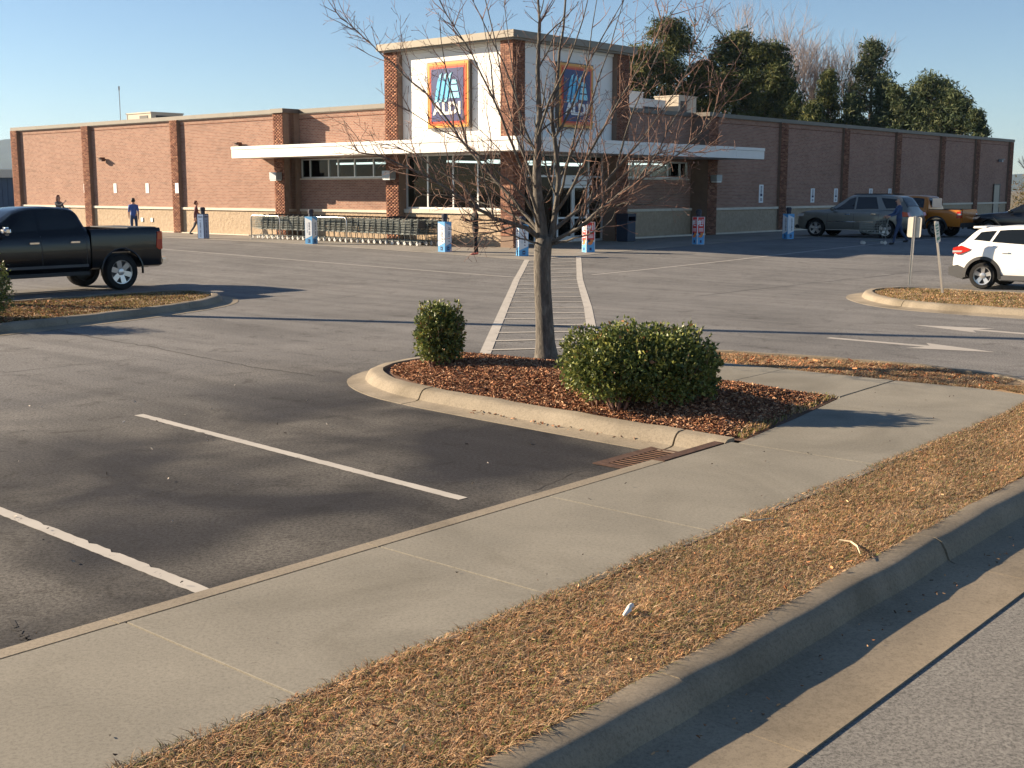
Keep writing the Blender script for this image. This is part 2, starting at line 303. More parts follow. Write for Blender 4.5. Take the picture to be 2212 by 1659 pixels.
def text_mesh(body, size, extrude, offset=0.0):
    cu = bpy.data.curves.new('lettering', 'FONT'); cu.body = body; cu.size = size; cu.extrude = extrude; cu.offset = offset; cu.align_x = 'CENTER'; cu.align_y = 'CENTER'; cu.resolution_u = 3
    o = bpy.data.objects.new('lettering', cu); COL.objects.link(o); dg = bpy.context.evaluated_depsgraph_get()
    me = bpy.data.meshes.new_from_object(o.evaluated_get(dg)); bpy.data.objects.remove(o); return me
# ------------------------------------------------------------------ ground
ys = [-60, -20, 0, 10, 20, 28] + [30 + i for i in range(21)] + [60, 90, 140, 300, 800, 2500, 9000]
mb = MB()
for y in ys: mb.v += [(-9000, y, gz(y) - 0.20), (9000, y, gz(y) - 0.20)]
mb.f = [(2 * i, 2 * i + 1, 2 * i + 3, 2 * i + 2) for i in range(len(ys) - 1)]
tag(mb.build('ground', 'land'), 'open brownish land around the store', 'ground', kind='structure')
# the lot, cut back where the walk and the street begin
def lot_strip(b0, b1, a0, a1, step=1.0):
    aa = np.arange(a0, a1 + step / 2, step); bb = np.arange(b0, b1 + step / 2, step)
    for i in range(len(aa) - 1):
        for j in range(len(bb) - 1):
            k = len(lot.v); lot.v += [tuple(AB(x, y)) for x, y in ((aa[i], bb[j]), (aa[i + 1], bb[j]), (aa[i + 1], bb[j + 1]), (aa[i], bb[j + 1]))]; lot.f.append((k, k + 1, k + 2, k + 3))
lot = MB(); lot_strip(4.68, 5.68, 15, 16, 1.0); lot_strip(5.68, 95.68, -30, 15, 1.0); lot_strip(5.68, 95.68, 15, 120, 1.0); lot_strip(-60.32, 5.68, 16.0, 120, 1.0)
lo = lot.build('parking_lot', 'asphalt')
bm = bmesh.new(); bm.from_mesh(lo.data); bmesh.ops.remove_doubles(bm, verts=bm.verts, dist=0.01); bm.to_mesh(lo.data); bm.free()
tag(lo, 'grey worn asphalt of the store parking lot', 'parking lot', kind='structure')
mb = MB(); mb.v = [tuple(AB(a, b, z)) for a, z in ((-40, -.045), (10.5, -.045), (17.5, -.004), (19, -.010)) for b in (-45, 2.45, 6.2)]; mb.f = [(0, 3, 4, 1), (3, 6, 7, 4), (6, 9, 10, 7), (4, 7, 8, 5), (7, 10, 11, 8)]
tag(mb.build('road', 'road_asphalt', fix=True), 'coarse grey asphalt street beyond the gutter', 'road', kind='structure')

# ------------------------------------------------------------------ kerbs: closed profile swept along a line in site coordinates
def catmull(pts, step=0.25):
    P = [np.array(p, float) for p in pts]; out = []
    for i in range(len(P) - 1):
        p0 = P[max(i - 1, 0)]; p1 = P[i]; p2 = P[i + 1]; p3 = P[min(i + 2, len(P) - 1)]
        m_ = max(2, int(np.linalg.norm((p2 - p1)[:2]) / step))
        for k in range(m_):
            t = k / m_; out.append(0.5 * ((2 * p1) + (-p0 + p2) * t + (2 * p0 - 5 * p1 + 4 * p2 - p3) * t * t + (-p0 + 3 * p1 - 3 * p2 + p3) * t ** 3))
    out.append(P[-1]); return out
def kerb_run(parent, pts, side, gw, gz0, mat, seg=3.0, gap=0.008, joints=None, top_w=0.15):
    # pts (a, b, top); the gutter lies on 'side' (+1 left of travel, -1 right)
    L = catmull(pts); d = [0.0]
    for i in range(1, len(L)): d.append(d[-1] + float(np.linalg.norm(L[i][:2] - L[i - 1][:2])))
    cuts = joints if joints else list(np.arange(seg, d[-1], seg)); cuts = [0] + cuts + [d[-1]]
    def at(s_):
        i = max(1, min(len(d) - 1, int(np.searchsorted(d, s_)))); t = (s_ - d[i - 1]) / max(1e-6, d[i] - d[i - 1])
        p = L[i - 1] * (1 - t) + L[i] * t; p = p + np.array([0, 0, .004 * math.sin(s_ * 5.1 + p[0]) + .003 * math.sin(s_ * 13.7 + p[1] * 3)]); tg = L[i][:2] - L[i - 1][:2]
        j = min(len(L) - 1, i + 1); k = max(0, i - 2); tg = L[j][:2] - L[k][:2]; tg = tg / np.linalg.norm(tg); return p, np.array([-tg[1], tg[0]]) * side
    for c in range(len(cuts) - 1):
        s0 = cuts[c] + gap / 2; s1 = cuts[c + 1] - gap / 2; m_ = max(2, int((s1 - s0) / 0.22)); mb = MB(); rows = []
        for k in range(m_ + 1):
            p, nrm = at(s0 + (s1 - s0) * k / m_); tp = p[2]; h_ = tp - gz0
            prof = [(0, gz0 - 0.08), (0, tp), (top_w * .82, tp - 0.004), (top_w + 0.02, tp - 0.16 * h_), (top_w + 0.05, tp - 0.42 * h_), (top_w + 0.08, gz0 + 0.16 * h_), (top_w + 0.12, gz0 + 0.01), (top_w + 0.12 + gw, gz0), (top_w + 0.12 + gw, gz0 - 0.08)]
            wv = .006 * math.sin(k * .9 + c * 2.1) + random.uniform(-.004, .004); rows.append([AB(p[0] + nrm[0] * (u + (wv if 1 < q_ < 7 else 0)), p[1] + nrm[1] * (u + (wv if 1 < q_ < 7 else 0)), z + (random.uniform(-.003, .003) if 1 < q_ < 7 else 0)) for q_, (u, z) in enumerate(prof)])
        q = len(rows[0])
        for r_ in rows: mb.v += [tuple(x) for x in r_]
        for i in range(len(rows) - 1):
            for j in range(q - 1): mb.f.append((i * q + j, i * q + j + 1, (i + 1) * q + j + 1, (i + 1) * q + j))
        mb.f.append(tuple(range(q))); mb.f.append(tuple((len(rows) - 1) * q + j for j in range(q))[::-1])
        o = mb.build('kerb_stone', mat, parent, fix=True); auto_smooth(o, 40)
T = 0.15
kerb = empty('street_kerb', (0, 0, 0)); tag(kerb, 'concrete kerb and gutter along the dry verge and the street', 'kerb', kind='structure')
kerb_run(kerb, [(-6, 3.1, .13), (0, 3.1, .13), (4, 3.1, .13), (8, 3.13, .13), (11.5, 3.2, .13), (13.8, 3.7, .13), (15.0, 4.9, .14), (15.30, 6.2, .15), (15.15, 7.6, .15), (14.8, 9.0, .15), (14.5, 10.0, .10), (14.35, 10.6, .03)], -1, 0.52, -0.035, 'street_kerb_concrete', joints=[1.5, 4.6 + 6, 7.7 + 6, 10.75 + 6, 19.8, 22.8, 25.6], top_w=0.16)
isl = empty('planting_island_kerb', (0, 0, 0)); tag(isl, 'pale rounded concrete kerb around the mulched planting bed', 'kerb', kind='structure')
kerb_run(isl, [(12.15, 11.45, .08), (11.75, 11.62, .14), (11.25, 11.70, T), (10.75, 11.58, T), (10.3, 11.2, T), (9.95, 10.5, T), (9.80, 9.7, T), (9.72, 8.6, T), (9.66, 7.4, T), (9.63, 6.6, T), (9.62, 6.05, T), (9.62, 5.66, T)], -1, 0.20, 0.006, 'kerb_concrete', joints=[3.55, 7.15], top_w=0.14, gap=0.022)
# flush kerb strip between stalls and walk
ks = empty('walk_edge_kerb', (0, 0, 0)); tag(ks, 'thin concrete kerb strip between the stalls and the walk', 'kerb', kind='structure')
a_ = -6.0
for a1 in (-3.0, 0.1, 3.25, 5.12, 8.42):
    mb = MB(); mb.add([AB(x, y, z) for z in (-0.05, 0.128) for x, y in ((a_, 5.645), (a1 - 0.008, 5.645), (a1 - 0.008, 5.76), (a_, 5.76))], [(3, 2, 1, 0), (4, 5, 6, 7), (0, 1, 5, 4), (1, 2, 6, 5), (2, 3, 7, 6), (3, 0, 4, 7)])
    mb.build('kerb_stone', 'kerb_concrete', ks); a_ = a1
# ------------------------------------------------------------------ sidewalk of separate slabs
walk = empty('sidewalk', (0, 0, 0)); tag(walk, 'pale concrete sidewalk of broad slabs beside the stalls', 'sidewalk', kind='structure')
def slab(parent, poly, top=0.13, mat='concrete', g_=0.008):
    c = np.mean(np.array([p[:2] for p in poly]), 0); P = []
    for p in poly:
        v_ = np.array(p[:2]) - c; P.append(tuple(np.array(p[:2]) - v_ / np.linalg.norm(v_) * g_) + ((p[2] if len(p) > 2 else top),))
    n_ = len(P); mb = MB(); mb.v = [tuple(AB(a, b, z - 0.002)) for a, b, z in P]; ins = []
    for a, b, z in P:
        v_ = np.array((a, b)) - c; q = np.array((a, b)) - v_ / np.linalg.norm(v_) * 0.003; ins.append(tuple(AB(q[0], q[1], z)))
    mb.v += ins + [tuple(AB(a, b, -0.06)) for a, b, z in P]
    mb.f = [tuple(range(n_, 2 * n_))] + [(i, (i + 1) % n_, n_ + (i + 1) % n_, n_ + i) for i in range(n_)] + [(2 * n_ + i, 2 * n_ + (i + 1) % n_, (i + 1) % n_, i) for i in range(n_)]
    mb.build('slab', mat, parent, fix=True)
js = [-6.0, -3.0, -0.2, 1.45, 3.28, 5.12, 6.85, 9.5]
for i in range(len(js) - 1): slab(walk, [(js[i], 4.14), (js[i + 1], 4.14), (js[i + 1], 5.63), (js[i], 5.63)])
slab(walk, [(9.5, 4.14), (12.45, 4.2), (13.9, 4.35), (14.05, 5.0), (13.98, 6.02), (12.45, 5.98), (10.9, 5.74), (9.5, 5.56)])
slab(walk, [(12.45, 6.0), (13.98, 6.04), (13.94, 7.5), (12.5, 7.5)]); slab(walk, [(12.5, 7.5), (13.94, 7.5), (13.92, 9.0), (12.55, 9.0)])
slab(walk, [(12.55, 9.0), (13.92, 9.0), (14.35, 10.55, .03), (12.35, 11.4, .03), (12.3, 10.8, .05)])
for m_, p in (('ground_cover_soil', None),): pass
# soil under planting and turf
bed_edge = [(9.64, 5.6), (10.9, 5.77), (12.44, 6.02), (12.49, 7.5), (12.52, 9.0), (12.28, 10.8), (12.14, 11.44), (11.75, 11.62), (11.25, 11.7), (10.75, 11.58), (10.3, 11.2), (9.95, 10.5), (9.8, 9.7), (9.72, 8.6), (9.65, 7)]
def edge_dist(Q, poly):
    Q = np.atleast_2d(np.array(Q, float)); d = np.full(len(Q), 9.0)
    for i in range(len(poly)):
        p_ = np.array(poly[i]); q_ = np.array(poly[(i + 1) % len(poly)]); e = q_ - p_; t = np.clip(((Q - p_) @ e) / (e @ e), 0, 1); d = np.minimum(d, np.linalg.norm(Q - (p_ + t[:, None] * e), axis=1))
    return d
def bed_z(Q):                               # the mulch is heaped toward the middle of the bed
    t = np.clip(edge_dist(Q, bed_edge) / 0.95, 0, 1); return 0.112 + 0.17 * t * t * (3 - 2 * t)
bm = bmesh.new(); vs = [bm.verts.new(AB(a, b, 0)) for a, b in bed_edge]; bm.faces.new(vs); bmesh.ops.triangulate(bm, faces=bm.faces[:])
for _ in range(5): bmesh.ops.subdivide_edges(bm, edges=[e for e in bm.edges if e.calc_length() > .22], cuts=1, use_grid_fill=False); bmesh.ops.triangulate(bm, faces=bm.faces[:])
zz = bed_z([toab(v_.co) for v_ in bm.verts])
for v_, z_ in zip(bm.verts, zz): v_.co.z = z_
me = bpy.data.meshes.new('planting_bed'); bm.to_mesh(me); bm.free(); me.shade_smooth(); tag(link('planting_bed', me, 'mulch_soil'), 'reddish brown mulch bed under the bare tree', 'planting bed', kind='structure')
def on_bed(px, py):
    z = .2
    for _ in range(12): z = .5 * z + .5 * float(bed_z([toab(G(px, py, z))])[0])
    return G(px, py, z)
sheet('verge', [(-6, 3.1), (8, 3.12), (11.5, 3.2), (13.8, 3.72), (15.0, 4.95), (15.28, 6.2), (15.1, 7.6), (14.78, 9.0), (14.4, 10.4), (13.96, 9.2), (14.0, 6.02), (14.07, 5.0), (13.9, 4.38), (12.45, 4.23), (-6, 4.17)], 0.121, 'turf_soil', label='strip of dormant tan turf beside the sidewalk', cat='verge', kind='structure')
# store apron (walk round the building)
apron = empty('store_apron', (0, 0, 0)); tag(apron, 'concrete walk running round the foot of the store', 'sidewalk', kind='structure')
def apron_slab(a0, a1, b0, b1):
    mb = MB(); g_ = 0.01
    cs = [(a0 + g_, b0 + g_), (a1 - g_, b0 + g_), (a1 - g_, b1 - g_), (a0 + g_, b1 - g_)]
    mb.v = [tuple(AB(x, y, 0.012)) for x, y in cs] + [tuple(AB(x, y, -0.1)) for x, y in cs]; mb.f = [(0, 1, 2, 3)] + [(4 + i, 4 + (i + 1) % 4, (i + 1) % 4, i) for i in range(4)]
    mb.build('slab', 'apron_concrete', apron, fix=True)
bcuts = [25.3] + [27.5 + 2.4 * i for i in range(18)]
for i in range(len(bcuts) - 1): apron_slab(30.0, 31.9, bcuts[i], bcuts[i + 1]); apron_slab(31.9, 33.9, bcuts[i], bcuts[i + 1])
acuts = [33.9 + 2.6 * i for i in range(22)]
for i in range(len(acuts) - 1): apron_slab(acuts[i], acuts[i + 1], 25.3, 27.7); apron_slab(acuts[i], acuts[i + 1], 27.7, 30.9)

# ------------------------------------------------------------------ painted markings (thin sheets just above the asphalt)
def strip(mb, p, q, w, z=0.004, n_=1):
    p = np.array(p, float); q = np.array(q, float); d = (q - p) / np.linalg.norm(q - p); nn = np.array([-d[1], d[0]]) * w / 2
    for k in range(n_):
        s0 = p + (q - p) * k / n_; s1 = p + (q - p) * (k + 1) / n_; i = len(mb.v)
        mb.v += [tuple(AB(*(s0 - nn), z)), tuple(AB(*(s1 - nn), z)), tuple(AB(*(s1 + nn), z)), tuple(AB(*(s0 + nn), z))]; mb.f.append((i, i + 1, i + 2, i + 3))
for p, q, lab in (((7.02, 11.55), (6.72, 6.4), 'white stall line ending short of the drain grate'), ((4.2, 11.5), (4.06, 5.98), 'white chipped stall line running up to the kerb strip'), ((1.45, 11.4), (1.40, 5.98), 'white stall line farthest from the drain grate')):
    mb = MB(); rk = random.Random(int(p[0] * 10)); n_ = 90; P_ = np.array(p); Q_ = np.array(q); d_ = (Q_ - P_) / np.linalg.norm(Q_ - P_); nn_ = np.array([-d_[1], d_[0]]); rows_ = [(P_ + (Q_ - P_) * k / n_, .0525 + rk.uniform(-.004, .004) - (rk.uniform(0, .03) if rk.random() < .06 else 0), .0525 + rk.uniform(-.004, .004) - (rk.uniform(0, .03) if rk.random() < .06 else 0)) for k in range(n_ + 1)]; mb.v = [tuple(AB(*(c_ + nn_ * s_), .004)) for c_, u_, w_ in rows_ for s_ in (-u_, w_)]; mb.f = [(2 * k, 2 * k + 2, 2 * k + 3, 2 * k + 1) for k in range(n_)]; tag(mb.build('stall_line', 'stall_paint'), lab, 'line marking', kind='structure')
cwl = [(13.15, 12.05), (18.68, 16.56), (24.5, 21.3), (30.3, 25.85)]; cwr = [(14.55, 11.05), (19.82, 15.25), (26.0, 20.3), (32.2, 25.2)]
cw = empty('crosswalk', (0, 0, 0)); tag(cw, 'worn white ladder crosswalk leading to the store entrance', 'crosswalk', kind='structure')
def polyat(P, t):
    t = t * (len(P) - 1); i = min(int(t), len(P) - 2); u = t - i; return tuple(np.array(P[i]) * (1 - u) + np.array(P[i + 1]) * u)
for P in (cwl, cwr):
    mb = MB()
    for i in range(len(P) - 1): strip(mb, P[i], P[i + 1], 0.17, 0.006, 10)
    mb.build('edge_line', 'stall_paint', cw)
for k in range(19):
    t = ((k + 0.35) / 19) ** 1.0; mb = MB(); strip(mb, polyat(cwl, t), polyat(cwr, t), 0.11, 0.009, 2); mb.build('rung', 'stall_paint', cw)
for P, lab in (([(24.8, 44), (24.83, 38.2), (25.19, 21.9)], 'thin white lane line parallel to the sunlit wall'), ([(27.2, 20.8), (34, 20.5), (43.8, 20.34), (70, 20.3)], 'thin white lane line parallel to the shaded wall')):
    mb = MB()
    for i in range(len(P) - 1): strip(mb, P[i], P[i + 1], 0.11, 0.005, 30)
    tag(mb.build('lane_line', 'lane_paint'), lab, 'line marking', kind='structure')
def arrow(tip, tail, hw, hl, sw, lab):
    mb = MB(); p = np.array(tip); d = np.array(tail) - p; Ln = np.linalg.norm(d); d = d / Ln; nn = np.array([-d[1], d[0]])
    q = [p, p + d * hl + nn * hw, p + d * hl * .86 + nn * sw, p + d * Ln + nn * sw * .8, p + d * Ln - nn * sw * .8, p + d * hl * .86 - nn * sw, p + d * hl - nn * hw]
    mb.v = [tuple(AB(x[0], x[1], 0.004)) for x in q]; mb.f = [(0, 1, 2, 5, 6), (2, 3, 4, 5)]
    tag(mb.build('arrow_marking', 'arrow_paint'), lab, 'arrow marking', kind='structure')
arrow((21.15, 8.85), (21.0, 4.6), 0.42, 1.35, 0.11, 'white painted arrow nearer the signpost island'); arrow((18.35, 6.35), (18.35, 9.1), 0.40, 1.25, 0.10, 'white painted arrow nearer the dry verge')
random.seed(3)
for P, w in (([(20, 712), (120, 712), (230, 735), (330, 750), (430, 772), (560, 795), (700, 815)], 0.035), ([(0, 806), (150, 790), (330, 772)], 0.02), ([(1150, 1062), (1235, 1022), (1300, 1000)], 0.012), ([(20, 1345), (45, 1375), (60, 1392)], 0.03), ([(640, 620), (900, 606), (1150, 598)], 0.04), ([(1500, 640), (1750, 612), (2000, 585), (2200, 578)], 0.05)):
    mb = MB(); ab = [toab(G(*p)) for p in P]; fine = []
    for i in range(len(ab) - 1):
        for k in range(7): t = k / 7; fine.append((ab[i][0] * (1 - t) + ab[i + 1][0] * t + random.uniform(-.035, .035), ab[i][1] * (1 - t) + ab[i + 1][1] * t + random.uniform(-.035, .035)))
    for i in range(len(fine) - 1): strip(mb, fine[i], fine[i + 1], w * random.uniform(.35, 1.0), 0.003)
    tag(mb.build('asphalt_crack', 'crack'), 'dark ragged crack in the asphalt', 'crack', 'cracks in the lot', kind='structure')

# ------------------------------------------------------------------ drain grate
dg_ = empty('drain_grate', AB(8.84, 6.08, 0)); tag(dg_, 'rusty iron drain grate set against the kerb', 'drain grate')
def dpart(name, mat, boxes):
    mb = MB()
    for a0, a1, b0, b1, z0, z1 in boxes:
        mb.add([AB(x, y, z) - dg_.location for z in (z0, z1) for x, y in ((a0, b0), (a1, b0), (a1, b1), (a0, b1))], [(3, 2, 1, 0), (4, 5, 6, 7), (0, 1, 5, 4), (1, 2, 6, 5), (2, 3, 7, 6), (3, 0, 4, 7)])
    return mb.build(name, mat, dg_)
dpart('pit_shade_plate', 'pit_shade', [(8.42, 9.28, 5.80, 6.34, 0.004, 0.008)])  # near-black plate on the asphalt, its colour stands for shade below the bars
dpart('frame', 'rust_iron', [(8.38, 8.46, 5.77, 6.38, 0.005, 0.012), (9.24, 9.32, 5.77, 6.38, 0.005, 0.012), (8.46, 9.24, 5.77, 5.82, 0.005, 0.0115), (8.46, 9.24, 6.27, 6.38, 0.005, 0.0115)])
for k in range(11): dpart('bar', 'rust_bar', [(8.49 + k * .0695, 8.49 + k * .0695 + .030, 5.82, 6.27, 0.0085, 0.0100)])
dpart('kerb_hood', 'rust_iron', [(8.43, 9.40, 5.645, 5.75, 0.02, 0.136)])
# pale concrete fillet behind the grate is the last stone of the planting kerb

# ------------------------------------------------------------------ ground cover: chips, dry blades, fallen leaves
rng = np.random.default_rng(5)
def inside(poly, P):
    x, y = P[:, 0], P[:, 1]; r_ = np.zeros(len(P), bool); n_ = len(poly); j = n_ - 1
    for i in range(n_):
        xi, yi = poly[i]; xj, yj = poly[j]
        r_ ^= ((yi > y) != (yj > y)) & (x < (xj - xi) * (y - yi) / (yj - yi + 1e-12) + xi); j = i
    return r_
def scatter(poly, dens):
    P = np.array(poly); lo_, hi_ = P.min(0), P.max(0); n_ = int(dens * np.prod(hi_ - lo_)); Q = rng.uniform(lo_, hi_, (n_, 2)); return Q[inside(poly, Q)]
def to_world(Q, z):
    X = Q[:, 0] * ER[0] + Q[:, 1] * EL[0]; Y = Q[:, 0] * ER[1] + Q[:, 1] * EL[1]; return np.stack([X, Y, np.full(len(Q), z) + np.array([gz(y) for y in Y])], 1)
def blades(name, poly, dens, z, hgt, pal, label, cat, lean=0.8, wid=0.006):
    Q = scatter(poly, dens); B = to_world(Q, z); n_ = len(B)
    # patchy: thin it out a little by a smooth field
    f = np.sin(Q[:, 0] * 3.1 + 1.3 * np.sin(Q[:, 1] * 4)) * np.sin(Q[:, 1] * 5.3 + np.sin(Q[:, 0] * 2.2)); f2 = np.sin(Q[:, 0] * 1.1 + 2.1 * np.sin(Q[:, 1] * 2.6)) * np.sin(Q[:, 1] * 3.7 + 2 * np.sin(Q[:, 0] * .9)); keep = rng.uniform(0, 1, n_) < 0.72 + 0.35 * f; B = B[keep]; f = f[keep]; f2 = f2[keep]; n_ = len(B)
    an = rng.uniform(0, 2 * np.pi, n_); hh = hgt * rng.uniform(.35, 1.15, n_) * (1 + .25 * f); ln = lean * rng.uniform(.2, 1.6, n_) * hh
    d = np.stack([np.cos(an), np.sin(an), np.zeros(n_)], 1); s_ = np.stack([-np.sin(an), np.cos(an), np.zeros(n_)], 1) * (wid * rng.uniform(.6, 1.5, n_))[:, None]
    mid = B + d * (ln * .35)[:, None]; mid[:, 2] += hh * .65; tip = B + d * ln[:, None]; tip[:, 2] += hh * rng.uniform(.6, 1, n_)
    V = np.stack([B - s_, B + s_, mid + s_ * .7, mid - s_ * .7, tip], 1).reshape(-1, 3); k = np.arange(n_) * 5
    F = np.concatenate([np.stack([k, k + 1, k + 2], 1), np.stack([k, k + 2, k + 3], 1), np.stack([k + 3, k + 2, k + 4], 1)])
    pal = np.array(pal); c = pal[rng.integers(0, len(pal), n_)] * rng.uniform(.7, 1.2, (n_, 1)) * (1 + .16 * f2[:, None] * np.array([1.0, .75, .5]))
    o = link(name, arr_mesh(name, V, F, np.repeat(c, 5, 0)), 'dry_blade'); return tag(o, label, cat, kind='stuff')
TAN = [(.54, .37, .22), (.47, .30, .17), (.62, .46, .30), (.40, .23, .13), (.52, .35, .21), (.35, .26, .14), (.25, .22, .10), (.45, .23, .13)]
GRN = [(.17, .17, .05), (.14, .16, .04), (.30, .22, .09), (.36, .26, .12), (.22, .19, .07)]
verge_p = [(2.2, 3.09), (8, 3.12), (11.5, 3.19), (13.8, 3.71), (14.6, 4.6), (14.3, 5.1), (13.95, 4.37), (12.45, 4.25), (2.2, 4.19)]
blades('dry_grass', verge_p, 15000, 0.118, 0.034, TAN + [(.60, .36, .17), (.20, .22, .07)], 'tan dormant grass on the verge between walk and street', 'grass', 1.7, 0.0026)
rear_p = [(14.06, 4.9), (15.0, 4.95), (15.28, 6.2), (15.1, 7.6), (14.78, 9.0), (14.5, 10.0), (13.96, 9.0), (13.97, 6.02)]
blades('dry_grass', rear_p, 6500, 0.115, 0.04, TAN, 'leaf strewn dry grass between the branch walk and the lot', 'grass', 1.5, 0.0045)
blades('dry_grass', [(9.7, 5.62), (10.9, 5.8), (12.44, 6.04), (12.4, 6.35), (10.6, 5.95), (9.9, 5.95)], 2600, 0.125, 0.05, TAN[:5] + GRN, 'thin grass edging of the mulch bed by the walk', 'grass', 1.0, 0.006)
def chips(name, poly, dens, z, size, pal, label, cat):
    Q = scatter(poly, dens); B = to_world(Q, 0.0 if z is None else z); n_ = len(B); B[:, 2] += bed_z(Q) if z is None else 0; B[:, 2] += rng.uniform(0, .03, n_)
    u = rng.normal(size=(n_, 3)); u[:, 2] *= .35; u /= np.linalg.norm(u, axis=1)[:, None]; w = rng.normal(size=(n_, 3)); w[:, 2] *= .5; w -= u * np.sum(u * w, 1)[:, None]; w /= np.linalg.norm(w, axis=1)[:, None]; t = np.cross(u, w)
    sz = size * rng.uniform(.5, 1.5, n_)[:, None]; u *= sz; w *= sz * .33; t *= 0.003
    V = np.stack([B - u - w + t, B + u - w * .6 + t, B + u * .8 + w + t, B - u * .9 + w * .8 + t, B - t * 2], 1).reshape(-1, 3); k = np.arange(n_) * 5
    F = np.concatenate([np.stack([k, k + 1, k + 2], 1), np.stack([k, k + 2, k + 3], 1), np.stack([k + 1, k, k + 4], 1), np.stack([k + 3, k + 2, k + 4], 1)])
    pal = np.array(pal); c = pal[rng.integers(0, len(pal), n_)] * rng.uniform(.6, 1.25, (n_, 1))
    o = link(name, arr_mesh(name, V, F, np.repeat(c, 5, 0)), 'chip'); return tag(o, label, cat, kind='stuff')
bed_p = [(9.70, 5.75), (10.9, 5.9), (12.40, 6.1), (12.45, 7.5), (12.48, 9.0), (12.2, 10.8), (12.05, 11.4), (11.7, 11.55), (11.25, 11.62), (10.75, 11.5), (10.35, 11.1), (10.05, 10.4), (9.88, 9.7), (9.8, 8.6), (9.74, 7)]
MUL = [(.25, .125, .072), (.19, .092, .055), (.31, .17, .10), (.13, .065, .042), (.36, .22, .14), (.22, .105, .062), (.17, .08, .05), (.44, .30, .20)]
chips('mulch', bed_p, 4200, None, 0.018, MUL, 'reddish shredded bark mulch and dead leaves in the bed', 'mulch')
chips('fallen_leaves', rear_p, 40, 0.13, 0.03, [(.30, .12, .06), (.38, .18, .09), (.22, .09, .05)], 'brown leaves on the dry grass by the branch walk', 'leaves')
chips('fallen_leaves', verge_p, 22, 0.128, 0.016, [(.30, .14, .07), (.26, .13, .07), (.38, .26, .15)], 'sparse brown leaf bits on the verge', 'leaves')
chips('fallen_leaves', [(9.42, 8.9), (9.55, 8.9), (9.5, 6.6), (9.38, 6.6)], 220, 0.014, 0.02, [(.26, .12, .07), (.34, .18, .11)], 'brown leaves gathered in the bed gutter', 'leaves')
chips('gutter_grit', [(3, 2.62), (12, 2.66), (12, 2.82), (3, 2.80)], 90, -0.03, 0.010, [(.26, .13, .07), (.34, .22, .13), (.10, .07, .05)], 'leaf crumbs and grit along the street gutter', 'litter')
chips('litter_specks', [(1, 5.9), (9.0, 6.4), (9.0, 13), (1, 13)], 1.1, 0.006, 0.014, [(.55, .52, .48), (.45, .43, .4), (.05, .05, .05)], 'pale pebbles and scraps on the stalls', 'litter')
chips('litter_specks', [(1, 4.2), (13.5, 4.3), (13.5, 5.9), (9, 5.5), (1, 5.6)], 1.3, 0.134, 0.008, [(.05, .04, .035), (.09, .06, .04)], 'dark leaf crumbs on the sidewalk', 'litter')
p = G(1360, 1322, 0.15); mb = MB(); mb.tube([p + Vector((-.035, -.05, 0)), p + Vector((-.005, -.015, .02)), p + Vector((.0, .02, .025)), p + Vector((.015, .045, .02)), p + Vector((.012, .065, .01))], [.010, .018, .011, .016, .006], 6)
tag(mb.build('paper_scrap', 'paper', smooth=True), 'crumpled white paper scrap lying on the dry grass', 'litter')
for pts, lab in (([(1600, 1121), (1622, 1125), (1650, 1122), (1672, 1119)], 'pale dry stalk at the grass edge by the walk'), ([(1813, 1166), (1838, 1170), (1852, 1180), (1858, 1196)], 'pale curled dry stalk near the street kerb')):
    mb = MB(); mb.tube([G(x, y, .165) for x, y in pts], [.004, .006, .006, .003], 5); tag(mb.build('dry_stalk', 'straw'), lab, 'stalk')
# ------------------------------------------------------------------ the store
Z0 = 0.36; A0, B0 = 33.8, 30.2; OFF = (A0, B0, Z0)
p = A0 * ER + B0 * EL
store = empty('grocery_store', (p[0], p[1], Z0), TH); tag(store, 'long brick grocery store with white corner tower, wrap canopy and square emblem signs', 'store')
def sp(name, mat, boxes, parent=None, smooth=False):
    mb = MB()
    for x in boxes: mb.box(*x)
    return mb.build(name, mat, parent or store, OFF)
RT = 5.90; RB = 5.72; BELT0, BELT1 = 1.49, 1.60
# --- brick fields
sp('brick_wall', 'brick_field', [(33.8, 34.1, 42.5, 67.2, BELT1, RB)]); sp('block_base', 'split_block', [(33.76, 34.1, 42.5, 67.2, 0.1, BELT0)]); sp('stone_belt', 'limestone', [(33.69, 34.1, 42.5, 67.2, BELT0, BELT1)])
sp('recess_wall', 'brick_field', [(34.4, 34.7, 36.1, 42.55, BELT1, 2.90), (34.4, 34.7, 36.1, 42.55, 3.78, RB)]); sp('block_base', 'split_block', [(34.36, 34.7, 36.1, 42.55, 0.1, BELT0)]); sp('stone_belt', 'limestone', [(34.29, 34.7, 36.1, 42.55, BELT0, BELT1)])
sp('brick_wall', 'brick_field', [(47.9, 87.65, 30.2, 30.5, BELT1, RB)]); sp('block_base', 'split_block', [(47.9, 87.65, 30.16, 30.5, 0.1, BELT0)]); sp('stone_belt', 'limestone', [(47.9, 87.65, 30.09, 30.5, BELT0, BELT1)])
sp('recess_wall', 'brick_field', [(40.7, 47.95, 30.9, 31.2, BELT1, 2.90), (40.7, 47.95, 30.9, 31.2, 3.70, RB), (47.6, 47.95, 30.9, 31.2, 2.9, 3.7)]); sp('block_base', 'split_block', [(40.7, 47.95, 30.86, 31.2, 0.1, BELT0)]); sp('stone_belt', 'limestone', [(40.7, 47.95, 30.79, 31.2, BELT0, BELT1)])
sp('rear_wall', 'brick_field', [(87.35, 87.65, 30.5, 67.2, 0.1, RB), (34.1, 87.35, 66.9, 67.2, 0.1, RB)])
sp('roof_deck', 'roof_membrane', [(34.7, 87.3, 36.0, 66.9, 5.3, 5.42), (40.6, 87.3, 31.2, 36.0, 5.3, 5.42)])
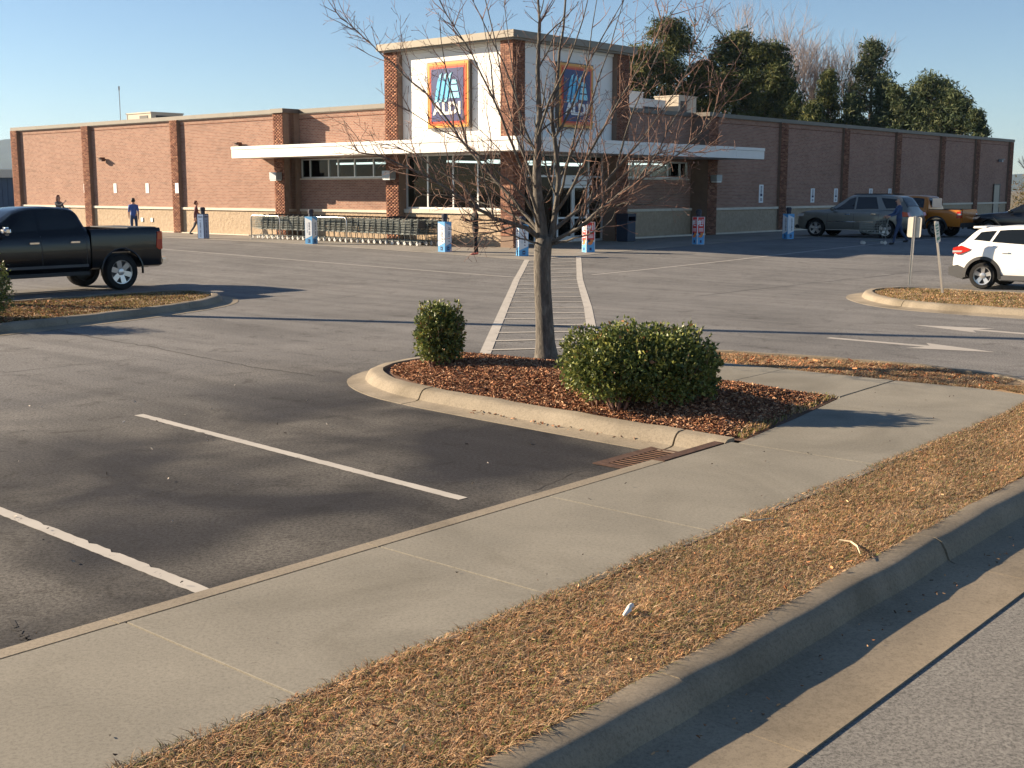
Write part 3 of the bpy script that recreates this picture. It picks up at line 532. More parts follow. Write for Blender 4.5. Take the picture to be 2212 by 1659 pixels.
sp('footing', 'limestone', [(40.7, 87.6, 30.02, 30.15, 0.3, 0.44), (33.62, 33.75, 43.3, 67.2, 0.3, 0.41)])
# soldier band under the coping
sp('header_band', 'brick_dark', [(33.785, 33.8, 43.2, 66.5, RB - 0.26, RB - 0.22), (34.385, 34.4, 36.2, 42.5, RB - 0.26, RB - 0.22), (48.7, 87.0, 30.185, 30.2, RB - 0.26, RB - 0.22)])
# --- coping in lengths
def coping(name, segs, z0, z1, mat):
    for a0, a1, b0, b1 in segs: sp(name, mat, [(a0, a1, b0, b1, z0, z1)])
segs = []
bb = np.linspace(43.25, 67.3, 9)
for i in range(8): segs.append((33.66, 34.18, bb[i] + .004, bb[i + 1] - .004))
segs += [(33.40, 34.78, 42.40, 43.246)] + [(34.28, 34.78, x0 + .004, x1 - .004) for x0, x1 in ((36.16, 38.2), (38.2, 40.3), (40.3, 42.396))]
aa = np.linspace(48.72, 87.8, 13)
for i in range(12): segs.append((aa[i] + .004, aa[i + 1] - .004, 30.06, 30.58))
segs += [(47.7, 48.716, 29.88, 31.28)] + [(x0 + .004, x1 - .004, 30.78, 31.28) for x0, x1 in ((40.76, 43.0), (43.0, 45.4), (45.4, 47.696))]
coping('coping', segs, RB, RT, 'coping_metal')
sp('fascia_drip', 'limestone', [(33.72, 33.8, 43.25, 67.2, RB - .035, RB), (34.34, 34.4, 36.16, 42.4, RB - .035, RB)])
# --- brick pilasters: every brick a block; the corner pilaster's sunlit face laid brick by brick
rb = np.random.default_rng(11)
BPAL = np.array([(.215, .095, .060), (.185, .080, .050), (.25, .115, .072), (.15, .062, .042), (.29, .145, .09)])
def brick_field_geo(face, const, u0, u1, z0, z1, out, single=False):
    # face 'a' (normal -a, u=b) or 'b' (normal -b, u=a)
    V = []; F = []; C = []; z = z0; row = 0; objs = []
    while z < z1 - 0.03:
        zt = min(z + 0.0585, z1); u = u0 - (0.1 if row % 2 else 0.0)
        while u < u1 - 0.01:
            s0 = max(u, u0); s1 = min(u + 0.193, u1)
            if s1 - s0 > 0.03:
                e = out + rb.uniform(-.002, .003); f_ = const - e
                q = [(s0, z), (s1, z), (s1, zt), (s0, zt)]
                pts = [((f_, s, t) if face == 'a' else (s, f_, t)) for s, t in q] + [((const, s, t) if face == 'a' else (s, const, t)) for s, t in q]
                fs = [(0, 1, 2, 3), (0, 4, 5, 1), (1, 5, 6, 2), (2, 6, 7, 3), (3, 7, 4, 0)]
                if face == 'a': fs = [f[::-1] for f in fs]
                c = BPAL[rb.integers(0, 5)] * rb.uniform(.75, 1.15)
                if single: objs.append((pts, fs, c))
                else:
                    k = len(V); V += pts; F += [tuple(i + k for i in f) for f in fs]; C += [c] * 8
            u += 0.203
        z += 0.0677; row += 1
    if single: return objs
    V = np.array(V) - np.array(OFF); return arr_mesh('brickwork', V, np.array(F), np.array(C))
def pilaster(kind, c, u0, u1, z0, z1, depth, back):
    if kind == 'a':
        core = sp('pilaster', 'brick_mortar', [(c, back, u0, u1, z0, z1)])
    else:
        core = sp('pilaster', 'brick_mortar', [(u0, u1, c, back, z0, z1)])
    o = link('brickwork', brick_field_geo(kind, c, u0, u1, z0 + .01, z1 - .01, 0.010), 'brick_piece', core); o['kind'] = 'stuff'
    return core
for u0, u1 in ((66.5, 67.25), (58.85, 59.53), (50.72, 51.35)): pilaster('a', 33.62, u0, u1, 0.3, RB, 0, 33.8)
pilaster('a', 33.5, 42.5, 43.2, 0.3, RB, 0, 34.42)
for u0, u1 in ((54.65, 55.35), (61.55, 62.2), (68.3, 68.95), (74.9, 75.52), (80.7, 81.38), (87.0, 87.66)): pilaster('b', 30.06, u0, u1, 0.3, RB, 0, 30.2)
pilaster('b', 29.98, 47.82, 48.62, 0.3, RB, 0, 30.92)
# tower pilasters
TZ = 7.83
pilaster('a', 33.6, 35.40, 36.15, 0.3, TZ, 0, 34.5)
pilaster('b', 29.36, 39.92, 40.75, 0.3, TZ, 0, 31.0)
core = sp('pilaster', 'brick_mortar', [(33.6, 34.25, 29.36, 29.98, 0.3, TZ)]); core['label'] = 'corner pilaster with bricks laid singly'
o = link('brickwork', brick_field_geo('b', 29.36, 33.6, 34.25, 0.31, TZ - .01, 0.010), 'brick_piece', core); o['kind'] = 'stuff'
BM = []
for c in BPAL:
    for k in range(2):
        cc = tuple(c * (0.85 + .3 * k)); BM.append(plain('brick_tone_%d' % len(BM), cc, 0.85, 0.15, 30))
meshes = {}
for pts, fs, c in brick_field_geo('a', 33.6, 29.37, 29.97, 0.75, TZ - .01, 0.010, True):
    w = round(pts[1][1] - pts[0][1], 2); key = (w, int(rb.integers(0, 10)))
    if key not in meshes:
        mb = MB(); x0, y0, z0 = pts[0]; mb.add([(x - 33.6, y - y0, z - z0) for x, y, z in pts], fs); me = mb.mesh('brick'); me.materials.append(BM[key[1]]); meshes[key] = me
    o = bpy.data.objects.new('brick', meshes[key]); COL.objects.link(o); o.parent = core; o.location = (33.6 - A0, pts[0][1] - B0, pts[0][2] - Z0)
# --- tower body
sp('tower_backing', 'white_panel', [(33.92, 34.3, 29.9, 35.5, 4.28, TZ), (34.2, 40.0, 29.66, 29.95, 4.28, TZ), (33.95, 40.6, 35.6, 36.1, 4.3, TZ), (40.2, 40.7, 29.9, 36.1, 4.3, TZ)])
sp('tower_roof', 'roof_membrane', [(33.95, 40.6, 29.7, 36.0, 7.6, 7.7)])
sp('tower_back_skin', 'brick_field', [(34.5, 40.75, 36.1, 36.16, RB, TZ), (40.7, 40.76, 30.5, 36.1, RB, TZ)])
zc = [4.30, 5.42, 6.18, 7.05, 7.66]; bc = [29.985, 31.75, 33.6, 35.395]; ac = [34.255, 36.1, 38.0, 39.915]
for i in range(4):
    for j in range(3):
        sp('cladding_panel', 'white_panel', [(33.86, 33.92, bc[j] + .004, bc[j + 1] - .004, zc[i] + .004, zc[i + 1] - .004)])
        sp('cladding_panel', 'white_panel', [(ac[j] + .004, ac[j + 1] - .004, 29.60, 29.66, zc[i] + .004, zc[i + 1] - .004)])
sp('frieze', 'white_panel', [(33.80, 33.92, 29.985, 35.395, 7.665, TZ), (34.255, 39.915, 29.54, 29.66, 7.665, TZ)])
for seg in ((33.36, 34.5, 32.9, 36.35), (33.36, 34.5, 29.14, 32.892), (34.505, 37.5, 29.14, 30.3), (37.508, 40.98, 29.14, 30.3), (34.505, 40.98, 35.6, 36.35), (40.3, 40.98, 30.305, 35.595)):
    sp('tower_coping', 'tower_coping', [(*seg, TZ, 8.08)])
sp('tower_coping_bed', 'tower_coping', [(33.45, 34.4, 29.23, 36.25, TZ - .07, TZ), (34.4, 40.88, 29.23, 30.2, TZ - .07, TZ)])
# --- canopy
CZ0, CZ1 = 3.80, 4.28
sp('canopy_deck', 'soffit', [(32.19, 34.38, 27.9, 44.36, CZ0, CZ1 - .02), (34.38, 49.06, 27.9, 30.88, CZ0, CZ1 - .02)])
bb = np.linspace(27.85, 44.4, 8)
for i in range(7):
    sp('fascia_panel', 'white_panel', [(32.13, 32.19, bb[i] + (.0 if i == 0 else .004), bb[i + 1] - .004, CZ0 - .01, 4.145)]); sp('fascia_trim', 'white_panel', [(32.10, 32.19, bb[i] + (.0 if i == 0 else .003), bb[i + 1] - .003, 4.153, CZ1)])
aa = np.linspace(32.195, 49.1, 8)
for i in range(7):
    sp('fascia_panel', 'white_panel', [(aa[i] + .004, aa[i + 1] - .004, 27.84, 27.9, CZ0 - .01, 4.145)]); sp('fascia_trim', 'white_panel', [(aa[i] + .003, aa[i + 1] - .003, 27.81, 27.9, 4.153, CZ1)])
sp('fascia_end', 'white_panel', [(32.195, 34.4, 44.36, 44.42, CZ0 - .01, CZ1), (49.06, 49.12, 27.905, 30.9, CZ0 - .01, CZ1)])
# --- glazing
def window(face, c, u0, u1, z0, z1, mull, depth=0.09, fw=0.055, mat='white_frame', name='window', trans=()):
    B = []
    def bx(s0, s1, t0, t1, d0=0, d1=depth): B.append((c + d0, c + d1, s0, s1, t0, t1) if face == 'a' else (s0, s1, c + d0, c + d1, t0, t1))
    bx(u0, u1, z0, z0 + fw); bx(u0, u1, z1 - fw, z1)
    cuts = [u0] + list(mull) + [u1]
    for i, m_ in enumerate(cuts):
        s = m_ if i == 0 else (m_ - fw if i == len(cuts) - 1 else m_ - fw / 2); bx(s, s + fw, z0 + fw, z1 - fw, 0.002, depth - .002)
    for t in trans: bx(u0 + fw, u1 - fw, t - .04, t + .04, 0.004, depth - .004)
    w = sp(name, mat, B)
    for i in range(len(cuts) - 1):
        s0 = cuts[i] + (fw if i == 0 else fw / 2); s1 = cuts[i + 1] - (fw if i == len(cuts) - 2 else fw / 2); zz = [z0 + fw] + [t for t in trans] + [z1 - fw]
        for k in range(len(zz) - 1):
            t0 = zz[k] + (.04 if k else 0); t1 = zz[k + 1] - (.04 if k < len(zz) - 2 else 0)
            mb = MB(); mb.add([(c + .04, s, t) if face == 'a' else (s, c + .04, t) for s, t in ((s0, t0), (s1, t0), (s1, t1), (s0, t1))], [(3, 2, 1, 0) if face == 'a' else (0, 1, 2, 3)]); mb.build('pane', 'glass', w, OFF)
    return w
window('a', 34.44, 36.2, 42.5, 2.93, 3.76, (37.82, 39.0, 40.06, 40.67, 41.92))
window('b', 30.94, 40.8, 47.6, 2.93, 3.68, (42.1, 43.36, 44.68, 46.0, 47.0), fw=0.07)
window('a', 33.98, 29.99, 35.39, 1.68, 3.80, (31.48, 32.78, 34.17), fw=0.07)
sp('window_sill', 'limestone', [(33.84, 34.2, 29.985, 35.395, 1.52, 1.68)]); sp('block_base', 'split_block', [(33.92, 34.2, 29.985, 35.395, 0.1, 1.52)])
sp('clerestory_sill', 'limestone', [(34.34, 34.5, 36.16, 42.5, 2.86, 2.925), (40.78, 47.62, 30.84, 31.0, 2.86, 2.925)])
# entrance: sliding doors with sidelights and a transom band
en = window('b', 30.0, 34.26, 39.91, 0.38, 3.80, (35.6, 36.75, 38.95), fw=0.08, name='entrance', trans=(2.95,))
en['label'] = 'glazed automatic entrance with white frame'
ob = sp('door_operator', 'white_frame', [(36.72, 39.0, 29.86, 30.0, 2.62, 2.93)], en); sp('sensor', 'ink', [(37.7, 38.05, 29.83, 29.86, 2.74, 2.83)], ob)
for s0, s1 in ((36.85, 37.83), (37.87, 38.85)):
    sp('door_leaf', 'white_frame', [(s0, s0 + .07, 29.92, 29.98, 0.40, 2.60), (s1 - .07, s1, 29.92, 29.98, 0.40, 2.60), (s0 + .07, s1 - .07, 29.922, 29.978, 0.40, 0.62), (s0 + .07, s1 - .07, 29.922, 29.978, 2.5, 2.60), (s0 + .07, s1 - .07, 29.922, 29.978, 1.30, 1.37)], en)
sp('soffit_band', 'soffit', [(33.98, 34.3, 29.99, 35.39, 3.80, 4.27), (34.26, 39.91, 29.95, 30.2, 3.80, 4.27)])
# interior seen through the glass
sp('shop_floor', 'interior_floor', [(34.3, 60, 30.3, 60, 0.3, 0.37)]); sp('shop_wall', 'interior', [(52, 52.1, 31.2, 58, .37, 5.3), (34.8, 52, 50, 50.1, .37, 5.3)]); sp('shop_ceiling', 'interior', [(34.72, 60, 31.25, 60, 4.6, 4.7)])
sp('window_blind', 'interior_pale', [(43.4, 44.6, 31.9, 31.95, 2.6, 3.75), (44.75, 45.9, 31.9, 31.95, 2.6, 3.75), (46.05, 47.2, 31.9, 31.95, 2.6, 3.75)])
for k in range(5):
    o = sp('shelf_unit', 'interior', [(37.5 + k * 2.6, 38.3 + k * 2.6, 33.0, 44, .37, 2.2)]); 
for k, (a0, a1, b0, b1) in enumerate([(35.4, 39.6, 32.2, 32.3), (35.4, 39.6, 34.4, 34.5), (41.2, 47.0, 31.6, 31.7), (41.2, 48.2, 33.6, 33.7), (41.2, 49, 35.4, 35.5), (35.6, 35.7, 37.2, 41.5)]):
    mb = MB(); mb.box(a0, a1, b0, b1, 3.52, 3.60); q = a0 * ER + b0 * EL; me = mb.mesh('tube_light', (a0, b0, 3.56)); o = link('tube_light', me, 'tube_light'); o.location = (q[0], q[1], 3.56); o.rotation_euler = (0, 0, TH)
    tag(o, 'glowing white tube light seen through the store windows', 'light', 'ceiling tube lights inside the store')
# --- wall mounted pieces
def site_obj(name, mat, boxes, label, cat, group=None):
    mb = MB()
    for x in boxes: mb.box(*x)
    c = np.mean([(x[0] + x[1], x[2] + x[3]) for x in boxes], 0) / 2; zb = min(x[4] for x in boxes); q = c[0] * ER + c[1] * EL
    o = mb.build(name, mat, None, (c[0], c[1], zb)); o.location = (q[0], q[1], zb); o.rotation_euler = (0, 0, TH); return tag(o, label, cat, group)
def child(o, name, mat, boxes):                 # boxes in site coordinates, expressed relative to the parent
    mb = MB()
    for x in boxes: mb.box(*x)
    q = toab(o.location); return mb.build(name, mat, o, (q[0], q[1], o.location.z))
def wall_sign(face, c, u0, u1, z0, z1, label, group, marks):
    if face == 'a': o = site_obj('wall_placard', 'white_print', [(c - .02, c, u0, u1, z0, z1)], label, 'sign', group)
    else: o = site_obj('wall_placard', 'white_print', [(u0, u1, c - .02, c, z0, z1)], label, 'sign', group)
    uc = (u0 + u1) / 2; w = u1 - u0; h_ = z1 - z0
    bx = []
    for k in range(6):
        t = z1 - h_ * (.08 + .055 * k * 1.3)
        bx.append((uc - w * .2, uc + w * .2, t - h_ * .04, t))
    if marks: bx += [(uc - w * .26, uc + w * .26, z0 + h_ * .36, z0 + h_ * .50)]
    for k in range(3): bx.append((uc - w * .22, uc + w * .22, z0 + h_ * (.10 + .06 * k), z0 + h_ * (.135 + .06 * k)))
    pr_ = child(o, 'print', 'ink' if marks else 'slate_blue_print', [((c - .024, c - .02, s0, s1, t0, t1) if face == 'a' else (s0, s1, c - .024, c - .02, t0, t1)) for s0, s1, t0, t1 in bx]); pr_['kind'] = 'stuff'; return o
for (u0, u1), lab, c in (((59.6, 59.86), 'small white placard at the left edge of a pilaster on the sunlit wall', 33.8), ((56.62, 56.90), 'small white placard on sunlit brick right of the wall floodlight', 33.8), ((53.64, 53.92), 'small white placard on sunlit brick above the outlet covers', 33.8), ((50.76, 51.04), 'small white placard fixed on a pilaster of the sunlit wall', 33.61)): wall_sign('a', c, u0, u1, 2.27, 2.75, lab, 'placards on the sunlit wall', False)
for (u0, u1, z0, z1), lab in (((52.85, 53.25, 1.80, 2.68), 'tall white placard nearest the canopy on the shaded wall'), ((58.2, 58.6, 1.77, 2.5), 'tall white placard above the hood of the grey SUV'), ((60.85, 61.25, 1.77, 2.5), 'tall white placard above the windshield of the grey SUV'), ((65.15, 65.57, 1.77, 2.5), 'white placard half hidden above the grey SUV roof'), ((67.7, 68.1, 1.77, 2.5), 'white placard above the grey SUV tail beside a pilaster')): wall_sign('b', 30.2, u0, u1, z0, z1, lab, 'placards on the shaded wall', True)
def lamp_box(face, c, u0, u1, z0, z1, lab):
    f = (lambda d0, d1, s0, s1, t0, t1: (d0, d1, s0, s1, t0, t1)) if face == 'a' else (lambda d0, d1, s0, s1, t0, t1: (s0, s1, d0, d1, t0, t1))
    o = site_obj('wall_lamp', 'lamp_housing', [f(c - .34, c - .01, u0, u1, z0 + .05, z1)], lab, 'lamp'); child(o, 'lens', 'lettering_white', [f(c - .32, c - .03, u0 + .03, u1 - .03, z0, z0 + .05)]); child(o, 'bracket', 'bronze', [f(c - .01, c + .02, u0 + .1, u1 - .1, z0 + .08, z1 - .04)])
lamp_box('a', 33.46, 42.62, 43.08, 2.82, 3.18, 'grey box wall lamp on a pilaster of the sunlit wall'); lamp_box('b', 29.94, 47.98, 48.44, 2.76, 3.10, 'grey box wall lamp on a pilaster of the shaded wall')
lamp_box('a', 33.58, 35.55, 36.0, 2.82, 3.18, 'grey box wall lamp on the tower pilaster above the carts')
def flood(face, c, u, z, lab, mat='bronze'):
    f = (lambda d0, d1, s0, s1, t0, t1: (d0, d1, s0, s1, t0, t1)) if face == 'a' else (lambda d0, d1, s0, s1, t0, t1: (s0, s1, d0, d1, t0, t1))
    o = site_obj('floodlight', mat, [f(c - .30, c - .1, u - .15, u + .15, z - .10, z + .10)], lab, 'lamp'); child(o, 'arm', mat, [f(c - .1, c, u - .04, u + .04, z - .03, z + .03)]); child(o, 'visor', mat, [f(c - .40, c - .30, u - .17, u + .17, z + .06, z + .10)])
flood('a', 33.8, 57.6, 3.98, 'dark bronze floodlight on sunlit brick'); flood('a', 33.8, 45.9, 4.45, 'dark bronze floodlight just above the canopy end'); flood('b', 30.2, 85.2, 4.42, 'small pale floodlight near the far end of the shaded wall', 'lamp_housing')
for u in (54.3, 53.42): site_obj('outlet_cover', 'white_print', [(33.72, 33.76, u - .09, u + .09, .85, 1.05)], 'white outlet cover low on the block base' if u < 54 else 'white outlet cover with dark socket beside the walker', 'outlet')
dr = site_obj('service_door', 'unit_beige', [(84.55, 85.55, 30.12, 30.158, 0.38, 2.75)], 'pale steel service door at the far end of the shaded wall', 'door'); child(dr, 'frame', 'coping_metal', [(84.46, 84.54, 30.10, 30.158, .38, 2.84), (85.56, 85.64, 30.10, 30.158, .38, 2.84), (84.54, 85.56, 30.10, 30.158, 2.76, 2.84)]); child(dr, 'handle', 'chrome', [(85.38, 85.48, 30.05, 30.12, 1.3, 1.36)])
# --- rooftop plant
def roof_unit(a0, a1, b0, b1, z0, z1, mat, lab, extra=()):
    o = site_obj('rooftop_unit', mat, [(a0, a1, b0, b1, z0, z1)], lab, 'rooftop unit'); child(o, 'lid', mat, [(a0 - .04, a1 + .04, b0 - .04, b1 + .04, z1, z1 + .06)])
    for k, e in enumerate(extra): child(o, 'vent_panel', 'black_trim', [e])
    child(o, 'kerb_frame', 'galvanised', [(a0 + .02, a1 - .02, b0 + .02, b1 - .02, 5.42, z0)])
roof_unit(37, 39.0, 58.2, 60.6, 5.6, 6.52, 'unit_beige', 'beige rooftop unit beside the thin mast', [(36.98, 37.0, 58.5, 59.3, 5.95, 6.4), (37.3, 38.7, 58.18, 58.2, 5.9, 6.4)])
roof_unit(52.4, 54.0, 38, 39.4, 5.6, 7.50, 'unit_white', 'white rooftop unit nearest the tower'); roof_unit(54.3, 57.0, 38.6, 40, 5.6, 7.25, 'unit_white', 'low white rooftop unit between two taller ones', [(54.5, 56.6, 38.58, 38.6, 6.2, 6.9)]); roof_unit(57.4, 59.2, 38, 39.6, 5.6, 7.55, 'unit_beige', 'pale rooftop unit beside the dark pines', [(57.6, 58.2, 37.98, 38.0, 6.5, 7.3)])
q = 36.8 * ER + 60.9 * EL; mb = MB(); mb.tube([(0, 0, 0), (0, 0, 2.4)], .022, 6); mb.tube([(0, 0, 2.4), (0, 0, 2.62)], .05, 6); o = mb.build('roof_mast', 'galvanised', loc=(q[0], q[1], 5.42)); tag(o, 'thin antenna mast standing on the store roof', 'mast')

# --- emblem signs
def emblem(face, c, u0, u1, z0, z1, flip, label):
    f = (lambda d0, d1, s0, s1, t0, t1: (d0, d1, s0, s1, t0, t1)) if face == 'a' else (lambda d0, d1, s0, s1, t0, t1: (s0, s1, d0, d1, t0, t1))
    w = u1 - u0; h_ = z1 - z0; uc = (u0 + u1) / 2
    o = site_obj('emblem_sign', 'coping_metal', [f(c - .16, c, u0, u1, z0, z1)], label, 'sign', None)
    d = c - .16; k = 0
    for m_, ins in (('sign_yellow', .018), ('sign_orange', .058), ('sign_red', .088), ('navy', .118)):
        i_ = ins * w; child(o, 'border' if m_ != 'navy' else 'field', m_, [f(d - .012 * (k + 1), d - .012 * k, u0 + i_, u1 - i_, z0 + i_ * 1.05, z1 - i_ * 1.05)]); k += 1
    d -= .048; root = toab(o.location)
    def shape(name, poly, mat):                  # poly in (-1..1) sign coordinates, x to the viewer's right
        P = [(x * w / 2, z0 + h_ / 2 + y * h_ / 2) for x, y in poly]
        if face == 'a': vs = [(dd, uc - x, y) for dd in (d - .02, d) for x, y in P]
        else: vs = [(uc + x, dd, y) for dd in (d - .02, d) for x, y in P]
        n_ = len(P); fs = [tuple(range(n_)), tuple(range(n_, 2 * n_))[::-1]] + [(i, n_ + i, n_ + (i + 1) % n_, (i + 1) % n_) for i in range(n_)]
        mb = MB(); mb.add(vs, fs); return mb.build(name, mat, o, (root[0], root[1], o.location.z), fix=True)
    for i in range(3):                           # three leaning strokes, pale heads and feet
        s = i * .20 + (i * .03)
        shape('emblem_stroke', [(-.57 + s, -.10), (-.50 + s, -.115), (-.43 + s, -.08), (-.30 + s, .42), (-.33 + s, .50), (-.40 + s, .50), (-.46 + s, .36)], 'emblem_blue')
        shape('emblem_tip', [(-.385 + s, .50), (-.33 + s, .60), (-.20 + s, .655), (-.26 + s, .585), (-.295 + s, .47), (-.325 + s, .40), (-.415 + s, .40)], 'emblem_pale')
        shape('emblem_tip', [(-.62 + s, -.22), (-.47 + s, -.19), (-.44 + s, -.10), (-.56 + s, -.12)], 'emblem_pale')
    for x0, x1, x2, x3, y0, y1 in ((.22, .47, .44, .25, .31, .43), (.17, .54, .49, .21, .10, .265), (.10, .60, .56, .15, -.11, .055)): shape('emblem_bar', [(x0, y0), (x1, y0), (x2, y1), (x3, y1)], 'emblem_pale')
    me = text_mesh('ALDI', .30 * h_, .006, .012 * h_); me.materials.append(MATS['lettering_white'])
    xs = [v_.co.x for v_ in me.vertices]; tw = max(xs) - min(xs); s = .66 * w / tw
    t = bpy.data.objects.new('lettering', me); COL.objects.link(t); t.parent = o; t.scale = (s, s * .92, 1)
    lz = z0 + h_ * .5 - .42 * h_ / 2 - o.location.z
    if face == 'a': t.location = (d - .008 - root[0], uc - root[1], lz); t.rotation_euler = (math.pi / 2, 0, -math.pi / 2)
    else: t.location = (uc - root[0], d - .008 - root[1], lz); t.rotation_euler = (math.pi / 2, 0, 0)
emblem('a', 33.86, 31.63, 33.85, 4.74, 7.25, False, 'square navy emblem sign with orange border on the sunlit tower face'); emblem('b', 29.60, 36.3, 38.45, 4.76, 7.22, False, 'square navy emblem sign with orange border on the shaded tower face')

# ------------------------------------------------------------------ printed bollard sleeves
def bollard(px, py, style, label, rz):
    pos = G(px, py); o = empty('bollard_sign', pos, rz); tag(o, label, 'bollard', 'printed bollard signs in front of the store')
    mb = MB(); mb.lathe([(.095, 0), (.095, 1.18), (.115, 1.19), (.115, 1.30), (.08, 1.34)], 12); mb.build('post', 'bollard_post', o, smooth=False)
    w = .17; body = MB(); body.box(-w, w, -w, w, 0.0, 1.06)
    bm_ = {'blue': 'sky_blue_print', 'red': 'white_print', 'slate': 'ink'}[style]; s_ = body.build('sleeve', bm_, o)
    for ang in (0, math.pi / 2, math.pi, -math.pi / 2):
        M = Matrix.Rotation(ang, 3, 'Z')
        def poly(name, P, mat, lift=.003):
            mb = MB(); n_ = len(P); vs = [tuple(M @ Vector((x, -w - dd, z))) for dd in (lift, 0) for x, z in P]; mb.add(vs, [tuple(range(n_)), tuple(range(n_, 2 * n_))[::-1]] + [(i, n_ + i, n_ + (i + 1) % n_, (i + 1) % n_) for i in range(n_)]); mb.build(name, mat, s_, fix=True)
        def rects(name, Rr, mat, lift=.006):
            mb = MB()
            for x0, x1, z0, z1 in Rr:
                mb.add([tuple(M @ Vector((x, -w - dd, z))) for dd in (lift, .002) for x, z in ((x0, z0), (x1, z0), (x1, z1), (x0, z1))], [(0, 1, 2, 3), (7, 6, 5, 4), (0, 4, 5, 1), (1, 5, 6, 2), (2, 6, 7, 3), (3, 7, 4, 0)])
            o_ = mb.build(name, mat, s_)
            if name == 'print_text': o_['kind'] = 'stuff'
        rr = random.Random(int(px))
        def column(xc, wd, z0, z1, step):
            out = []; z = z0
            while z < z1:
                hh = step * rr.uniform(.5, .85); out.append((xc - wd / 2, xc + wd / 2 * rr.uniform(.4, 1), z, z + hh * .45)); out.append((xc - wd / 2, xc - wd * .1, z + hh * .4, z + hh)); z += step * (1.7 if rr.random() < .18 else 1)
            return out
        if style == 'blue':
            poly('print_panel', [(-w + .012, .20), (w - .012, .33), (w - .012, .90), (-w + .012, 1.02)], 'white_print'); rects('print_text', column(.055, .085, .36, .88, .052), 'ink'); rects('print_text', column(-.055, .03, .44, .82, .03), 'slate_blue_print'); rects('print_mark', [(-.045, .055, .06, .19)], 'ink'); rects('print_mark', [(-.02, .03, .10, .14)], 'sky_blue_print', .009)
        elif style == 'slate':
            poly('print_panel', [(-w + .02, .03), (w - .02, .03), (w - .02, 1.03), (-w + .02, 1.03)], 'slate_blue_print'); rects('print_text', column(.0, .07, .10, .82, .055), 'ink'); rects('print_mark', [(-.11, .11, .91, .955)], 'ink')
        else:
            poly('print_panel', [(-w + .03, .44), (w - .03, .44), (w - .03, 1.05), (-w + .03, 1.05)], 'red_print'); poly('print_panel', [(-w + .02, .01), (w - .02, .01), (w - .02, .36), (-w + .02, .40)], 'sky_blue_print'); [rects('print_text', [t_], 'white_print') for t_ in [(-.10, .10, .60 - .045 * k, .622 - .045 * k) for k in range(3)] + [(-.075, .085, .71, .745)]]; poly('print_picture', [(-.13, .30), (-.02, .26), (.06, .30), (.12, .44), (.02, .46), (-.06, .38)], 'orange_print', .009); poly('print_picture', [(-.14, .44), (-.05, .47), (.0, .40), (-.07, .36)], 'ink', .011); rects('print_mark', [(-.045, .035, .07, .17)], 'navy')
            me = text_mesh('#1', .26, .002, .008); me.materials.append(MATS['white_print']); t = bpy.data.objects.new('print_number', me); COL.objects.link(t); t.parent = s_; q = M @ Vector((0, -w - .005, .86)); t.location = q; t.rotation_euler = (math.pi / 2, 0, ang)
RZL = TH - math.pi / 2; RZR = TH
bollard(440, 516, 'slate', 'grey blue bollard sleeve with dark border by the far wall', RZL + .3); bollard(673, 527, 'blue', 'blue and white bollard sleeve in front of the cart rails', RZL + .25); bollard(961, 544, 'blue', 'blue and white bollard sleeve past the end of the carts', RZL); bollard(1128, 553, 'blue', 'blue and white bollard sleeve at the head of the crosswalk', RZR - .55); bollard(1271, 545, 'red', 'red number one bollard sleeve beside the crosswalk', RZR - .45); bollard(1508, 528, 'red', 'red number one bollard sleeve standing in the shade by a pilaster', RZR - .4); bollard(1702, 516, 'blue', 'blue and white bollard sleeve in front of the grey SUV', RZR - .4)
# waste bin by the entrance
pos = G(1352, 522); o = empty('waste_bin', pos, TH); o.scale = (.82, .82, .9); tag(o, 'dark blue waste bin beside the store entrance', 'bin')
mb = MB(); mb.box(-.33, .33, -.33, .33, 0.03, .92); mb.build('body', 'bin_blue', o); mb = MB(); mb.box(-.35, .35, -.35, .35, 1.12, 1.25); mb.box(-.35, -.29, -.35, .35, .92, 1.12); mb.box(.29, .35, -.35, .35, .92, 1.12); mb.box(-.29, .29, .29, .35, .92, 1.12); mb.build('hood', 'bollard_post', o); mb = MB(); mb.box(-.3, .3, -.3, .3, 0, .03); mb.build('plinth', 'black_trim', o)

